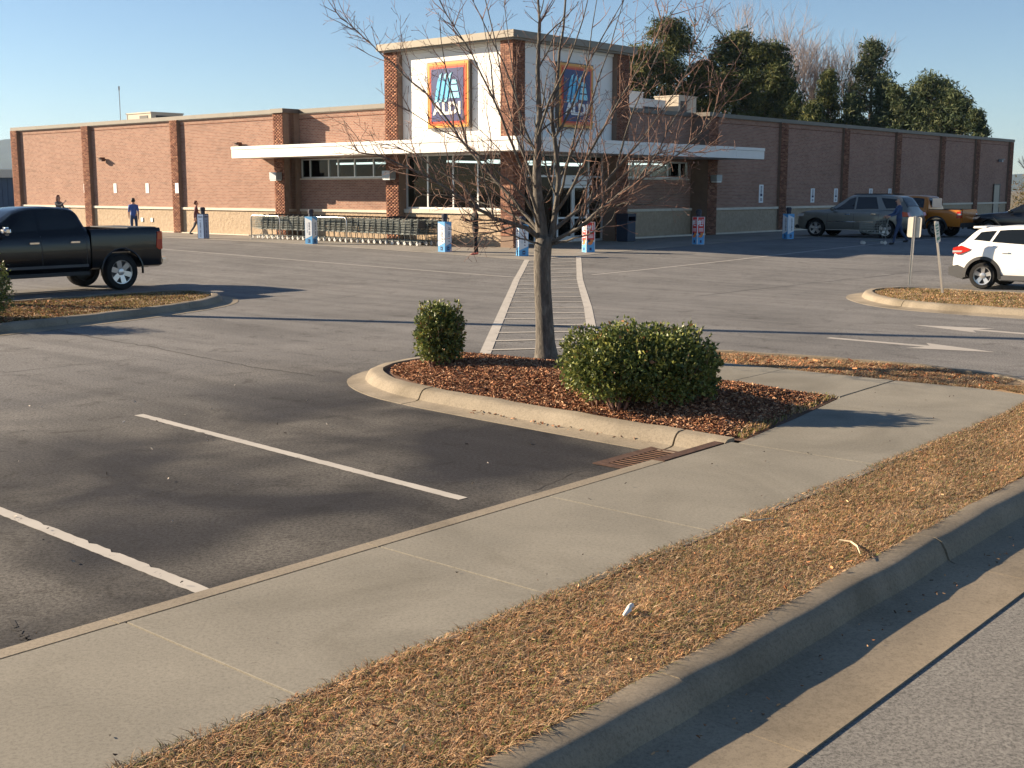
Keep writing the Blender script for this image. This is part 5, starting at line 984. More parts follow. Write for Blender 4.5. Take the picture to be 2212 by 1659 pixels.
# black car at the edge of the row
S = Shape([(2.25, .40, .62, .55, .66, .5, .70, .35), (2.15, .28, .76, .74, .80, .62, .83, .45), (1.8, .24, .86, .86, .89, .74, .92, .56), (1.0, .24, .93, .89, .96, .78, 1.0, .62), (.75, .24, .94, .89, .98, .78, 1.05, .64), (-.05, .24, .95, .89, .99, .77, 1.42, .55), (-.4, .24, .96, .89, 1.0, .77, 1.47, .56), (-1.0, .24, .97, .89, 1.02, .76, 1.44, .54), (-1.75, .26, .98, .87, 1.03, .72, 1.16, .56), (-2.1, .30, .95, .82, .99, .66, 1.03, .5), (-2.2, .38, .78, .7, .82, .58, .86, .4)])
pb = G(2160, 513); t_ = place('hatchback_car', pb, HEAD_EL, 'black car parked past the mustard orange pickup', 'car', 1.1); t_.location = pb + Matrix.Rotation(HEAD_EL, 3, 'Z') @ Vector((-1.0, -.8, 0))
cut_arches(S.loft(), 'body', 'paint_navy_black', t_, (1.35, -1.35), .39, .33, .89)
for x in (1.35, -1.35):
    for y in (-.77, .77): wheel(t_, x, y, .325, .22, 5, w=.2)
pane_side(t_, S, ((-.35, .06), (.62, .03), (.0, .82), (-.35, .88))); pane_side(t_, S, ((-1.35, .10), (-.42, .06), (-.42, .88), (-1.05, .82))); pane_top(t_, S, .70, .05, .64, .5, 'windshield'); pane_top(t_, S, -1.72, -1.15, .56, .5, 'rear_window'); mirror(t_, .5, .87, 1.02, 'paint_navy_black')
pprism(t_, 'headlamp', 'lamp_clear', [(1.82, .72), (1.7, .82), (2.0, .80), (2.14, .70)], .55, .86); pprism(t_, 'tail_lamp', 'tail_red', [(-1.95, .86), (-1.9, .95), (-2.1, .94), (-2.17, .85)], .5, .85); pbox(t_, 'door_handle', 'black_trim', -.30, -.12, .885, .915, .86, .89, both=True)

# ------------------------------------------------------------------ people
def person(label, pos, rz, top, legs, shoes, skin, hair, height=1.7, arms=((10, 15), (-10, 15)), legsw=(0, 0), lean=0, shirt=None, long_hair=False, bag=None, knees=(4, 4), spread=6):
    k = height / 1.75; o = empty('person', pos, rz); tag(o, label, 'person'); o.scale = (k,) * 3
    V = []; Rd = []; E = []; grp = []
    def add(p, r_, par, g): V.append(Vector(p)); Rd.append(r_ if isinstance(r_, tuple) else (r_, r_)); grp.append(g); i = len(V) - 1; (E.append((par, i)) if par is not None else None); return i
    ln = R(lean); tz = lambda h_: (0, math.sin(ln) * (h_ - .95), .95 + math.cos(ln) * (h_ - .95))     # y forward
    pel = add((0, 0, .95), (.155, .115), None, 'legs'); ws = add(tz(1.08), (.145, .105), pel, 'top'); ch = add(tz(1.30), (.17, .115), ws, 'top'); up = add(tz(1.43), (.13, .09), ch, 'top'); nk = add(tz(1.50), (.058, .058), up, 'skin'); hd = add(Vector(tz(1.58)) + Vector((0, .02, 0)), (.075, .09), nk, 'skin'); h2 = add(Vector(tz(1.67)) + Vector((0, .015, 0)), (.078, .098), hd, 'skin'); add(Vector(tz(1.735)) + Vector((0, .005, 0)), (.055, .068), h2, 'skin')
    for s, (sw, el) in zip((-1, 1), arms):
        sh = add(Vector(tz(1.42)) + Vector((s * .175, 0, 0)), .066, up, 'top'); a = R(sw); dn = Vector((s * .10, math.sin(a), -math.cos(a))).normalized(); eb = V[sh] + dn * .29; e1 = add(eb, .048, sh, 'top'); b = R(sw + el); d2 = Vector((s * -.02, math.sin(b), -math.cos(b))).normalized(); wr = eb + d2 * .25; w1 = add(wr, .031, e1, 'skin' if shirt == 'short' else 'top'); pm = wr + d2 * .07; p1 = add(pm, (.036, .020), w1, 'skin')
        sd = Vector((0, math.cos(b), math.sin(b)))
        for f in range(4):
            off_ = sd * ((f - 1.5) * .020); f1 = add(pm + d2 * .045 + off_, .010, p1, 'skin'); add(pm + d2 * (.085 + .012 * (1.5 - abs(f - 1.5))) + off_ + Vector((-s * .012, 0, 0)), .008, f1, 'skin')
        th = add(wr + d2 * .05 + sd * .042, .011, p1, 'skin'); add(wr + d2 * .085 + sd * .055, .009, th, 'skin')
    for s, sw, kn in zip((-1, 1), legsw, knees):
        a = R(sw); hp = add((s * .095, 0, .90), (.098, .098), pel, 'legs'); kd = Vector((s * math.sin(R(spread)) * .3, math.sin(a), -math.cos(a))).normalized(); kp = V[hp] + kd * .42; k1 = add(kp, .066, hp, 'legs'); b = R(sw - kn); ap = kp + Vector((0, math.sin(b), -math.cos(b))) * .41; a1 = add(ap, .044, k1, 'legs'); hl = add(ap + Vector((0, -.02, -.045)), .040, a1, 'shoes'); bl = add(ap + Vector((s * .01, .11, -.05)), (.044, .032), hl, 'shoes'); add(ap + Vector((s * .012, .17, -.055)), (.034, .022), bl, 'shoes')
    me = bpy.data.meshes.new('body'); me.from_pydata([tuple(v_) for v_ in V], E, []); b_ = bpy.data.objects.new('body', me); COL.objects.link(b_); md = b_.modifiers.new('skin', 'SKIN'); md.use_smooth_shade = True
    for i, sv in enumerate(me.skin_vertices[0].data): sv.radius = Rd[i]; sv.use_root = (i == 0)
    sb = b_.modifiers.new('sub', 'SUBSURF'); sb.levels = 1; sb.render_levels = 1
    dg = bpy.context.evaluated_depsgraph_get(); m2 = bpy.data.meshes.new_from_object(b_.evaluated_get(dg)); b_.modifiers.clear(); b_.data = m2; b_.parent = o; m2.materials.clear()
    order = ('skin', 'top', 'legs', 'shoes'); [m2.materials.append(MATS[x]) for x in (skin, top, legs, shoes)]
    mn = min(v_.co.z for v_ in m2.vertices); b_.location.z = -mn
    segs = [(V[i], V[j], grp[j]) for i, j in E]
    for pl in m2.polygons:
        c = pl.center; best = None; bd = 9
        for p, q, g_ in segs:
            d = q - p; t = max(0, min(1, (c - p).dot(d) / max(d.length_squared, 1e-9))); ds = (p + d * t - c).length
            if ds < bd: bd = ds; best = g_
        if best == 'legs' and c.z > 1.0: best = 'top'
        pl.material_index = order.index(best); pl.use_smooth = True
    hc = Vector(tz(1.68)) + Vector((0, -.006, -mn)); mb = MB(); prof = [(.02, .112), (.06, .10), (.092, .065), (.104, .02), (.104, -.03), (.098, -.07 if not long_hair else -.20), (.075, -.085 if not long_hair else -.24)]
    mb.lathe(prof, 14, 'z'); mb.v = [((x * .92 + hc.x), (y * 1.12 if y < 0 else y * (.98 if z > .03 else .30)) + hc.y - .004, z + hc.z) for x, y, z in mb.v]; mb.build('hair', hair, o, smooth=True, fix=True)
    fz = Vector(tz(1.64)) + Vector((0, .113, -mn)); mb = MB(); mb.tube([fz + Vector((0, -.012, .03)), fz + Vector((0, .016, -.008)), fz + Vector((0, -.004, -.018))], [.007, .013, .006], 6); mb.build('nose', skin, o, smooth=True)
    mb = MB()
    for s in (-1, 1): mb.lathe([(.001, -.009), (.010, 0), (.001, .009)], 8, 'y', (s * .032, fz.y - .016, fz.z + .028))
    mb.build('eyes', 'eye_dark', o)
    mb = MB()
    for s in (-1, 1): mb.lathe([(.012, -.008), (.024, 0), (.012, .008)], 8, 'x', (s * .088, fz.y - .10, fz.z + .005))
    mb.build('ears', skin, o)
    mb = MB(); mb.box(-.024, .024, fz.y - .022, fz.y - .008, fz.z - .048, fz.z - .040); mb.build('mouth', 'cloth_maroon', o)
    return o
def face_to(dx, dy): return math.atan2(dy, dx) - math.pi / 2
p0 = G(1027, 551); per = person('person in black clothes and coral shoes standing by the entrance with a phone', p0, face_to(-.8, -.25), 'cloth_black', 'cloth_black', 'shoe_coral', 'skin_dark', 'hair_dark', 1.70, ((25, 75), (20, 95)), (5, -5), spread=3)
mb = MB(); mb.box(-.035, .035, -.005, .005, -.07, .07); ph = mb.build('phone', 'black_trim'); ph.location = p0 + Vector((-.36, -.03, 1.16)); ph.rotation_euler = (.5, 0, per.rotation_euler.z); tag(ph, 'dark phone held by the person in black', 'phone')
p1 = G(1940, 528); per = person('grey haired person in denim jacket pushing a cart past the grey SUV', p1, face_to(*(np.array((-1.0, .05)))), 'cloth_denim', 'cloth_jeans', 'shoe_dark', 'skin_light', 'hair_grey', 1.78, ((28, 42), (30, 40)), (18, -16), lean=3, knees=(6, 22))
c = copy_tree(cart0); c.location = p1 + Vector((-.98, .05, 0)); c.rotation_euler = (0, 0, math.pi - .05); tag(c, 'single wire shopping cart pushed past the grey SUV', 'shopping cart'); c.pop('group', None) if hasattr(c, 'pop') else None
p2 = G(426, 509); person('person in maroon top with red cap of hair walking behind the slate bollard sleeve', p2, face_to(.9, .3), 'cloth_maroon', 'cloth_grey', 'shoe_dark', 'skin_light', 'hair_red', 1.55, ((20, 40), (-20, 15)), (14, -16), knees=(5, 20))
p3 = G(291, 510); person('person in blue striped top walking beyond the black pickup bed', p3, face_to(-.35, .9), 'cloth_blue', 'cloth_jeans', 'shoe_dark', 'skin_light', 'hair_dark', 1.68, ((18, 15), (-24, 10)), (-14, 16), knees=(18, 4), shirt='short', spread=8)
p4 = G(130, 505); per = person('long haired person with raised arm beyond the black pickup cab', p4, face_to(.9, -.3), 'cloth_grey', 'cloth_jeans', 'shoe_dark', 'skin_light', 'hair_red', 1.78, ((30, 60), (65, 60)), (8, -10), long_hair=True)

# ------------------------------------------------------------------ grass islands with signposts
def island(name, line, side, poly, label, cat, blade_lab, dens=900, pal=None, joints=None, green=False):
    kb = empty(name, (0, 0, 0)); tag(kb, label, cat, kind='structure'); kerb_run(kb, line, side, 0.30, 0.006, 'kerb_concrete', joints=joints, top_w=.15)
    mb = MB(); mb.add([AB(a, b, .12) for a, b in poly], [tuple(range(len(poly)))]); mb.build('island_soil', 'turf_soil', kb)
    blades('island_grass', poly, dens, .115, .045, pal or (TAN + GRN), blade_lab, 'grass', 1.4, .008)
rl = [(24.05, -4, T), (24.08, 2, T), (24.1, 6, T), (24.12, 9.0, T), (24.35, 10.3, T), (25.1, 11.25, T), (26.2, 11.95, T), (27.2, 12.0, T), (27.75, 11.3, T), (27.8, 9.5, T), (27.8, 4, T), (27.8, -4, T)]
island('signpost_island_kerb', rl, 1, [(24.06, -4), (24.1, 6), (24.13, 9.0), (24.36, 10.28), (25.1, 11.22), (26.2, 11.92), (27.18, 11.97), (27.73, 11.28), (27.78, 9.5), (27.78, -4)], 'tan kerb of the grass island holding two signposts', 'kerb', 'short tan and green grass round the two signposts', 1500, joints=[4.6, 8.3, 11.4, 14.3, 20, 25])
ll = [(2, 19.6, T), (6, 19.75, T), (9.5, 20.25, T), (11.8, 20.65, T), (13.5, 21.1, T), (14.9, 21.75, T), (15.75, 22.7, T), (15.9, 23.6, T), (15.3, 24.1, T), (13.5, 24.2, T), (9, 24.2, T), (2, 24.2, T)]
island('pickup_island_kerb', ll, -1, [(2, 19.62), (6, 19.77), (9.5, 20.27), (11.8, 20.67), (13.5, 21.12), (14.88, 21.77), (15.72, 22.7), (15.87, 23.6), (15.28, 24.08), (9, 24.18), (2, 24.18)], 'concrete kerb of the planted island beside the black pickup', 'kerb', 'patchy green and tan grass beside the black pickup', 1300, [(.17, .17, .05), (.30, .22, .09), (.36, .26, .12), (.2, .12, .06), (.16, .08, .05)], joints=[3, 6, 9, 12.2, 15, 18, 21, 25])
chips('mulch', [(2, 19.8), (6, 19.95), (9.5, 20.4), (12.0, 20.9), (13.2, 22.5), (12.5, 24.0), (2, 24.0)], 90, .13, .03, MUL, 'dark mulch on the planted island beside the black pickup', 'mulch')
def signpost(px, py, lean, face, w, h_, z1, mat, label, marks):
    pos = G(px, py, .12); o = empty('signpost', pos); o.rotation_euler = (Matrix.Rotation(lean[0], 3, 'Y') @ Matrix.Rotation(lean[1], 3, 'X') @ Matrix.Rotation(face, 3, 'Z')).to_euler(); tag(o, label, 'sign')
    mb = MB(); mb.box(-.028, .028, -.012, .012, -.05, z1 + .02); mb.box(-.028, -.020, -.03, -.012, -.05, z1 + .02); mb.box(.020, .028, -.03, -.012, -.05, z1 + .02); mb.build('post', 'galvanised', o)
    mb = MB(); n_ = 6; P = []
    for cx_, cz, a0 in ((w / 2 - .05, z1 - .05, 0), (-w / 2 + .05, z1 - .05, 90), (-w / 2 + .05, z1 - h_ + .05, 180), (w / 2 - .05, z1 - h_ + .05, 270)):
        for i in range(n_ + 1): an = R(a0 + 90 * i / n_); P.append((cx_ + .05 * math.cos(an), cz + .05 * math.sin(an)))
    mb.prism(P, 'y', .0135, .0175); mb.build('plate', mat, o, fix=True)
    mb = MB()
    for z in (z1 - h_ * .22, z1 - h_ * .78): mb.lathe([(.012, -.018), (.012, -.012)], 8, 'y', (0, 0, z))
    mb.build('bolt', 'galvanised', o)
    if marks:
        mb = MB()
        for x0, x1, t0, t1 in ((-.11, .11, .80, .88), (-.09, .09, .66, .73), (-.10, .06, .52, .60), (-.06, .10, .40, .47), (-.11, .11, .12, .26)): mb.box(x0, x1, .0175, .0195, z1 - h_ + h_ * t0, z1 - h_ + h_ * t1)
        mb.build('print', 'green_print', o)['kind'] = 'stuff'
signpost(1965, 612, (.03, 0), -.62, .34, .50, 1.64, 'sign_back', 'signpost showing the plain pale back of its plate', False)
signpost(2037, 634, (-.17, .04), math.pi * 1.30, .31, .46, 1.62, 'sign_back', 'leaning signpost with green printed plate turned aside', True)
# tall lot lamp whose pole throws the long shadow over the lot
q = G(1240, 706); dirp = Vector((-SUN_XY.x, -SUN_XY.y)); base = Vector((q.x, q.y, 0)) - Vector((dirp.x, dirp.y, 0)) * 14.6
o = empty('lot_lamp', (base.x, base.y, .0)); tag(o, 'tall dark lot lamp standing in the planted island', 'lamp'); mb = MB(); mb.lathe([(.26, -.05), (.26, .75), (.22, .78)], 16); mb.build('footing', 'concrete', o); mb = MB(); mb.tube([(0, 0, .78), (0, 0, 10.2)], [.17, .15], 12); mb.build('pole', 'bronze', o); mb = MB(); mb.box(-.7, -.1, -.2, .2, 10.1, 10.28); mb.box(.1, .7, -.2, .2, 10.1, 10.28); mb.box(-.1, .1, -.04, .04, 10.16, 10.22); mb.build('lamp_head', 'bronze', o)
# ------------------------------------------------------------------ the bare street tree
rt = random.Random(21)
TB = on_bed(1178, 771)
def TP(px, py, dy):                     # a point dy metres behind the trunk plane, surveyed in the photo
    s = 1024 / 2212; u = (px * s - CX) / FPX; v = -(py * s - CY) / FPX; r_ = Vector((u, math.cos(PITCH) + v * math.sin(PITCH), -math.sin(PITCH) + v * math.cos(PITCH)))
    return r_ * ((TB.y + dy) / r_.y) + Vector((0, 0, H)) - TB
tree = empty('bare_tree', TB); tag(tree, 'leafless street tree with pale trunk growing in the mulch bed', 'tree')
mb = MB(); mb.tube([TP(1180, 785, 0), TP(1180, 768, 0), TP(1178, 740, 0), TP(1176, 690, 0), TP(1172, 620, 0), TP(1171, 570, 0), TP(1173, 535, 0), TP(1178, 510, 0)], [.20, .165, .135, .122, .117, .116, .120, .112], 14); mb.build('trunk', 'bark', tree, smooth=True)
LIMBS = [  # points (px, py, depth), base radius
 ([(1176, 540, 0), (1168, 480, .0), (1162, 420, .0), (1160, 330, .02), (1166, 250, .05), (1160, 150, .05), (1166, 50, .1), (1160, -60, .1), (1168, -260, .1)], 0.094),
 ([(1184, 535, 0), (1200, 465, .08), (1206, 390, .1), (1198, 300, .12), (1192, 240, .15), (1204, 160, .2), (1216, 60, .25), (1228, -60, .3), (1240, -220, .3)], 0.044),
 ([(1170, 520, 0), (1135, 492, -.1), (1085, 478, -.2), (1030, 452, -.3), (985, 420, -.35), (930, 385, -.4), (880, 362, -.4), (815, 335, -.4), (775, 330, -.4)], 0.033),
 ([(1030, 452, -.3), (1000, 400, -.2), (950, 370, -.1), (890, 330, 0), (840, 320, .1)], 0.018),
 ([(1166, 500, 0), (1128, 455, .2), (1080, 400, .4), (1010, 320, .6), (965, 255, .7), (920, 205, .8), (860, 150, .9), (800, 95, 1.0), (725, 25, 1.1)], 0.027),
 ([(1166, 470, 0), (1140, 400, -.25), (1108, 315, -.5), (1068, 220, -.7), (1020, 120, -.9), (965, 30, -1.0), (930, -40, -1.1)], 0.025),
 ([(1163, 430, 0), (1142, 360, .1), (1115, 295, .3), (1090, 200, .5), (1070, 90, .6), (1040, -40, .7), (1020, -150, .8)], 0.021),
 ([(1166, 490, 0), (1150, 430, .3), (1132, 340, .6), (1120, 230, .9), (1100, 100, 1.1), (1085, -60, 1.2)], 0.020),
 ([(1194, 500, .04), (1235, 465, .1), (1280, 425, .2), (1335, 360, .35), (1390, 295, .5), (1440, 225, .6), (1490, 140, .7), (1500, 60, .7)], 0.027),
 ([(1186, 525, 0), (1245, 495, -.2), (1300, 450, -.35), (1370, 395, -.5), (1430, 360, -.55), (1490, 310, -.6), (1535, 260, -.6), (1556, 195, -.6)], 0.030),
 ([(1250, 492, -.2), (1300, 462, -.3), (1345, 440, -.4), (1395, 441, -.45), (1440, 425, -.5), (1480, 418, -.5)], 0.019),
 ([(1200, 460, 0), (1238, 400, -.2), (1275, 325, -.4), (1325, 240, -.6), (1390, 130, -.8), (1450, 30, -.9), (1500, -40, -1.0)], 0.024),
 ([(1205, 400, .1), (1230, 345, .3), (1258, 280, .5), (1290, 180, .7), (1330, 60, .9), (1365, -60, 1.0)], 0.020),
 ([(1203, 440, 0), (1220, 380, -.4), (1240, 300, -.8), (1262, 180, -1.1), (1280, 60, -1.3), (1290, -60, -1.4)], 0.020),
 ([(1165, 495, 0), (1150, 455, -.4), (1110, 400, -.8), (1050, 350, -1.1), (990, 300, -1.3), (930, 270, -1.4), (870, 230, -1.5)], 0.019),
 ([(1192, 500, 0), (1230, 465, .4), (1300, 420, .8), (1370, 360, 1.1), (1430, 330, 1.2), (1510, 330, 1.3)], 0.019),
 ([(1168, 505, 0), (1110, 465, .3), (1050, 440, .6), (1000, 430, .8), (950, 420, .9), (900, 425, 1.0)], 0.018),
 ([(1160, 330, 0), (1130, 270, .1), (1105, 180, .1), (1060, 80, .0), (1010, -20, -.1)], 0.018),
 ([(1162, 290, 0), (1185, 220, -.2), (1225, 140, -.3), (1260, 40, -.4), (1280, -60, -.4)], 0.019),
 ([(1198, 300, .1), (1235, 230, .1), (1270, 140, .0), (1320, 50, -.1), (1360, -30, -.1)], 0.018),
 ([(1335, 360, .35), (1350, 290, .3), (1380, 210, .2), (1420, 120, .1), (1440, 30, .1)], 0.016),
 ([(1370, 395, -.5), (1420, 330, -.4), (1460, 250, -.3), (1510, 190, -.2)], 0.014),
 ([(1010, 320, .6), (985, 230, .5), (960, 140, .4), (950, 40, .4)], 0.016),
 ([(1068, 220, -.7), (1060, 140, -.6), (1045, 40, -.5)], 0.014),
 ([(1172, 528, 0), (1125, 515, -.3), (1080, 500, -.5), (1035, 490, -.6), (1005, 478, -.7)], 0.016),
 ([(1190, 528, 0), (1240, 515, -.3), (1285, 500, -.5), (1320, 475, -.6), (1330, 455, -.65)], 0.018)]
limbs = MB(); twigs = MB()
def wob(v_, a): return v_ + Vector((rt.gauss(0, a), rt.gauss(0, a), rt.gauss(0, a)))
def shoot(p, d, L, r_, lev):
    n_ = max(3, int(L / .09)); pts = [p]; q = p; dd = d.normalized(); rad = [r_]
    for i in range(n_):
        dd = (dd + Vector((rt.gauss(0, .13), rt.gauss(0, .13), rt.gauss(0, .10) + .055))).normalized(); q = q + dd * (L / n_); pts.append(q); rad.append(max(.0024, r_ * (1 - .72 * (i + 1) / n_)))
    (limbs if r_ > .012 else twigs).tube(pts, rad, 5 if r_ > .008 else 4 if r_ > .004 else 3, cap=False)
    if lev > 0:
        for i in range(1, len(pts) - 1):
            if rt.random() < (.70 if lev > 1 else .50):
                t = (pts[i + 1] - pts[i - 1]).normalized(); s = t.cross(Vector((rt.gauss(0, 1), rt.gauss(0, 1), rt.gauss(0, 1)))); s = s.normalized() if s.length > .01 else Vector((1, 0, 0)); shoot(pts[i], t * .75 + s * .8, L * rt.uniform(.25, .55), max(.0034, rad[i] * .6), lev - 1)
    else:
        e = pts[-1]; twigs.tube([e, e + dd * .022, e + dd * .034], [.0024, .0052, .0016], 4, cap=False)
for P, r0 in LIMBS:
    pts = [TP(*p) for p in P]; fine = []
    L_ = catmull([tuple(p) for p in pts], .10); fine = [wob(Vector(p), .006) for p in L_]; m_ = len(fine); tip = .007 if r0 > .03 else .004; rad = [tip + (r0 - tip) * (1 - i / (m_ - 1)) ** (1.35 if r0 > .08 else 1.1) for i in range(m_)]
    limbs.tube(fine, rad, 8 if r0 > .03 else 6, cap=False)
    for i in range(3, m_):
        f = i / m_
        for rep in range(3 if r0 > .022 else 2):
          if rt.random() < .42 + .22 * f:
            t = (fine[min(i + 1, m_ - 1)] - fine[i - 1]).normalized(); s = t.cross(Vector((rt.gauss(0, 1), rt.gauss(0, 1), rt.gauss(0, .6)))).normalized(); L = rt.uniform(.22, 1.0) * (1 - .30 * f) * (1.15 if r0 > .022 else .75); shoot(fine[i], t * .85 + s * .7 + Vector((0, 0, .25)), L, max(.0068, min(.014, rad[i] * .55)), 2 if L > .45 else 1)
limbs.build('limbs', 'bark', tree, smooth=True); twigs.build('twigs', 'twig_bark', tree)

# ------------------------------------------------------------------ glossy shrubs
def shrub(pos, lobes, n_all, seed, label, name='holly_shrub', leaf=.031):
    # lobes (x, y, rx, ry, height): overlapping clipped forms of one plant
    r_ = np.random.default_rng(seed); o = empty(name, pos); tag(o, label, 'shrub'); PP = []; DD = []; q = random.Random(seed); mb = MB()
    tot = sum(l_[2] * l_[3] + l_[2] * l_[4] for l_ in lobes)
    for li, (lx, ly, rx, ry, h_) in enumerate(lobes):
        n_ = int(n_all * (rx * ry + rx * h_) / tot); d = r_.normal(size=(n_, 3)); d /= np.linalg.norm(d, axis=1)[:, None]
        th, ph = np.arctan2(d[:, 1], d[:, 0]), d[:, 2]; sd_ = seed + 3 * li
        lump = 1 + .12 * np.sin(3 * th + sd_) * np.cos(4 * ph) + .10 * np.sin(7 * th + 2 * sd_) * np.cos(3 * ph + sd_) + .09 * np.sin(11 * ph + 5 * th + sd_)
        sup = (np.abs(d) ** 2.7).sum(1) ** (-1 / 2.7); rad = (r_.uniform(.30, 1.0, n_) ** .45) * lump * sup; stray = r_.random(n_) < .07; rad[stray] *= r_.uniform(1.03, 1.15, stray.sum())
        P = d * rad[:, None] * np.array([rx, ry, h_ / 2]); P[:, 2] += h_ / 2 + .02; ok = P[:, 2] > .02 + .14 * r_.random(n_); P[:, 0] += lx; P[:, 1] += ly; PP.append(P[ok]); DD.append(d[ok])
        for i in range(int(40 * rx / .5)):              # young shoots standing proud of the clipped surface
            v_ = Vector((q.gauss(0, 1), q.gauss(0, 1), abs(q.gauss(.5, .7)))).normalized(); s_ = (sum(abs(t) ** 2.7 for t in v_)) ** (-1 / 2.7); b0 = Vector((v_.x * rx * s_ * .9 + lx, v_.y * ry * s_ * .9 + ly, h_ / 2 + v_.z * s_ * h_ * .45)); e = b0 + (v_ * .6 + Vector((0, 0, .8))).normalized() * q.uniform(.06, .15); mb.tube([b0, e], [.004, .002], 4, cap=False)
            k = q.randint(5, 9); PP.append(np.array([b0 + (e - b0) * q.uniform(.25, 1.05) for _ in range(k)])); DD.append(np.array([v_ + Vector((q.gauss(0, .5), q.gauss(0, .5), q.gauss(.2, .5))) for _ in range(k)]))
        for i in range(14):
            a, b = q.uniform(-1, 1) * rx * .75, q.uniform(-1, 1) * ry * .75; mb.tube([(a * .25 + lx, b * .25 + ly, -.05), (a * .6 + lx, b * .6 + ly, h_ * .3), (a + lx, b + ly, h_ * .75)], [.014, .010, .004], 5)
    P = np.concatenate(PP); d = np.concatenate(DD); n_ = len(P)
    ax = d + r_.normal(size=(n_, 3)) * .75; ax[:, 2] += .25; ax /= np.linalg.norm(ax, axis=1)[:, None]; sd = np.cross(ax, r_.normal(size=(n_, 3))); sd /= np.linalg.norm(sd, axis=1)[:, None]; up = np.cross(sd, ax)
    L = leaf * r_.uniform(.5, 1.35, (n_, 1)); Wd = L * r_.uniform(.36, .56, (n_, 1))
    V = np.stack([P - ax * L * .5, P + sd * Wd + up * L * .15, P + ax * L, P - sd * Wd + up * L * .15], 1).reshape(-1, 3); k = np.arange(n_) * 4
    F = np.concatenate([np.stack([k, k + 1, k + 2], 1), np.stack([k, k + 2, k + 3], 1)])
    pal = np.array([(.075, .105, .034), (.100, .130, .038), (.135, .160, .044), (.055, .085, .030), (.18, .195, .055), (.085, .115, .04)]); c = pal[r_.integers(0, 6, n_)] * r_.uniform(.7, 1.3, (n_, 1)); dead = r_.random(n_) < .018; c[dead] = np.array([.22, .11, .05])
    f = 1 + .18 * np.sin(P[:, 0] * 9 + seed) * np.sin(P[:, 2] * 8 + P[:, 1] * 7); c *= f[:, None]
    link('foliage', arr_mesh('foliage', V, F, np.repeat(c, 4, 0)), 'leaf_glossy', o); mb.build('stems', 'twig_bark', o); return o
shrub(on_bed(950, 790), [(0, 0, .27, .30, .72), (-.06, -.03, .24, .25, .77), (.09, .02, .22, .25, .74)], 8500, 4, 'small upright clipped holly shrub at the rounded island end')
shrub(on_bed(1385, 868), [(-.44, .14, .40, .42, .72), (-.08, .06, .46, .46, .78), (.30, .02, .44, .44, .76), (.50, -.04, .30, .36, .58), (.22, -.22, .40, .32, .56), (-.26, -.14, .42, .34, .60)], 31000, 9, 'broad low clipped holly mound between the bare tree and the sidewalk')
shrub(G(-62, 692, .12), [(0, 0, .66, .66, 1.08), (.2, -.1, .5, .5, .95)], 11000, 23, 'dark holly shrub growing on the island beside the black pickup')
q0 = G(-62, 692, .12)
shrub(q0 + Vector((-1.7, .35, 0)), [(0, 0, .8, .7, 1.5), (.3, .1, .6, .6, 1.3)], 9000, 24, 'tallest holly shrub, out of view, added to shade the dark one beside the black pickup'); shrub(q0 + Vector((-3.3, .7, 0)), [(0, 0, .8, .7, 1.45), (.3, .1, .6, .6, 1.35)], 9000, 25, 'outermost holly shrub, out of view, added to shade the island beside the black pickup')  # two unseen shrubs added on the sun side to cast shade on the first

# ------------------------------------------------------------------ trees behind the store
def bz(px, py, D): s = 2599.0; return Vector(((px - 1106) * D / s, D, 2.42 + (410 - py) * D / s))
def needles(C, spread, per, size, pal, r_, flat_=.7):
    n_ = len(C) * per; P = np.repeat(C, per, 0) + r_.normal(size=(n_, 3)) * np.repeat(spread, per)[:, None] * np.array([1, 1, flat_]) * .5
    u = r_.normal(size=(n_, 3)); u /= np.linalg.norm(u, axis=1)[:, None]; w = np.cross(u, r_.normal(size=(n_, 3))); w /= np.linalg.norm(w, axis=1)[:, None]; s = size * r_.uniform(.5, 1.4, (n_, 1)); u *= s; w *= s * .22
    V = np.stack([P - u, P + w, P + u, P - w], 1).reshape(-1, 3); k = np.arange(n_) * 4; F = np.stack([k, k + 1, k + 2, k + 3], 1)
    pal = np.array(pal); tone = np.repeat(r_.integers(0, len(pal), len(C)), per); c = pal[tone] * r_.uniform(.7, 1.3, (n_, 1)); return arr_mesh('foliage', V, F, np.repeat(c, 4, 0))
EVG = [(.050, .070, .026), (.075, .092, .030), (.095, .108, .034), (.036, .055, .022), (.13, .13, .042)]
OLV = [(.062, .088, .040), (.082, .106, .046), (.046, .068, .032), (.11, .125, .055)]
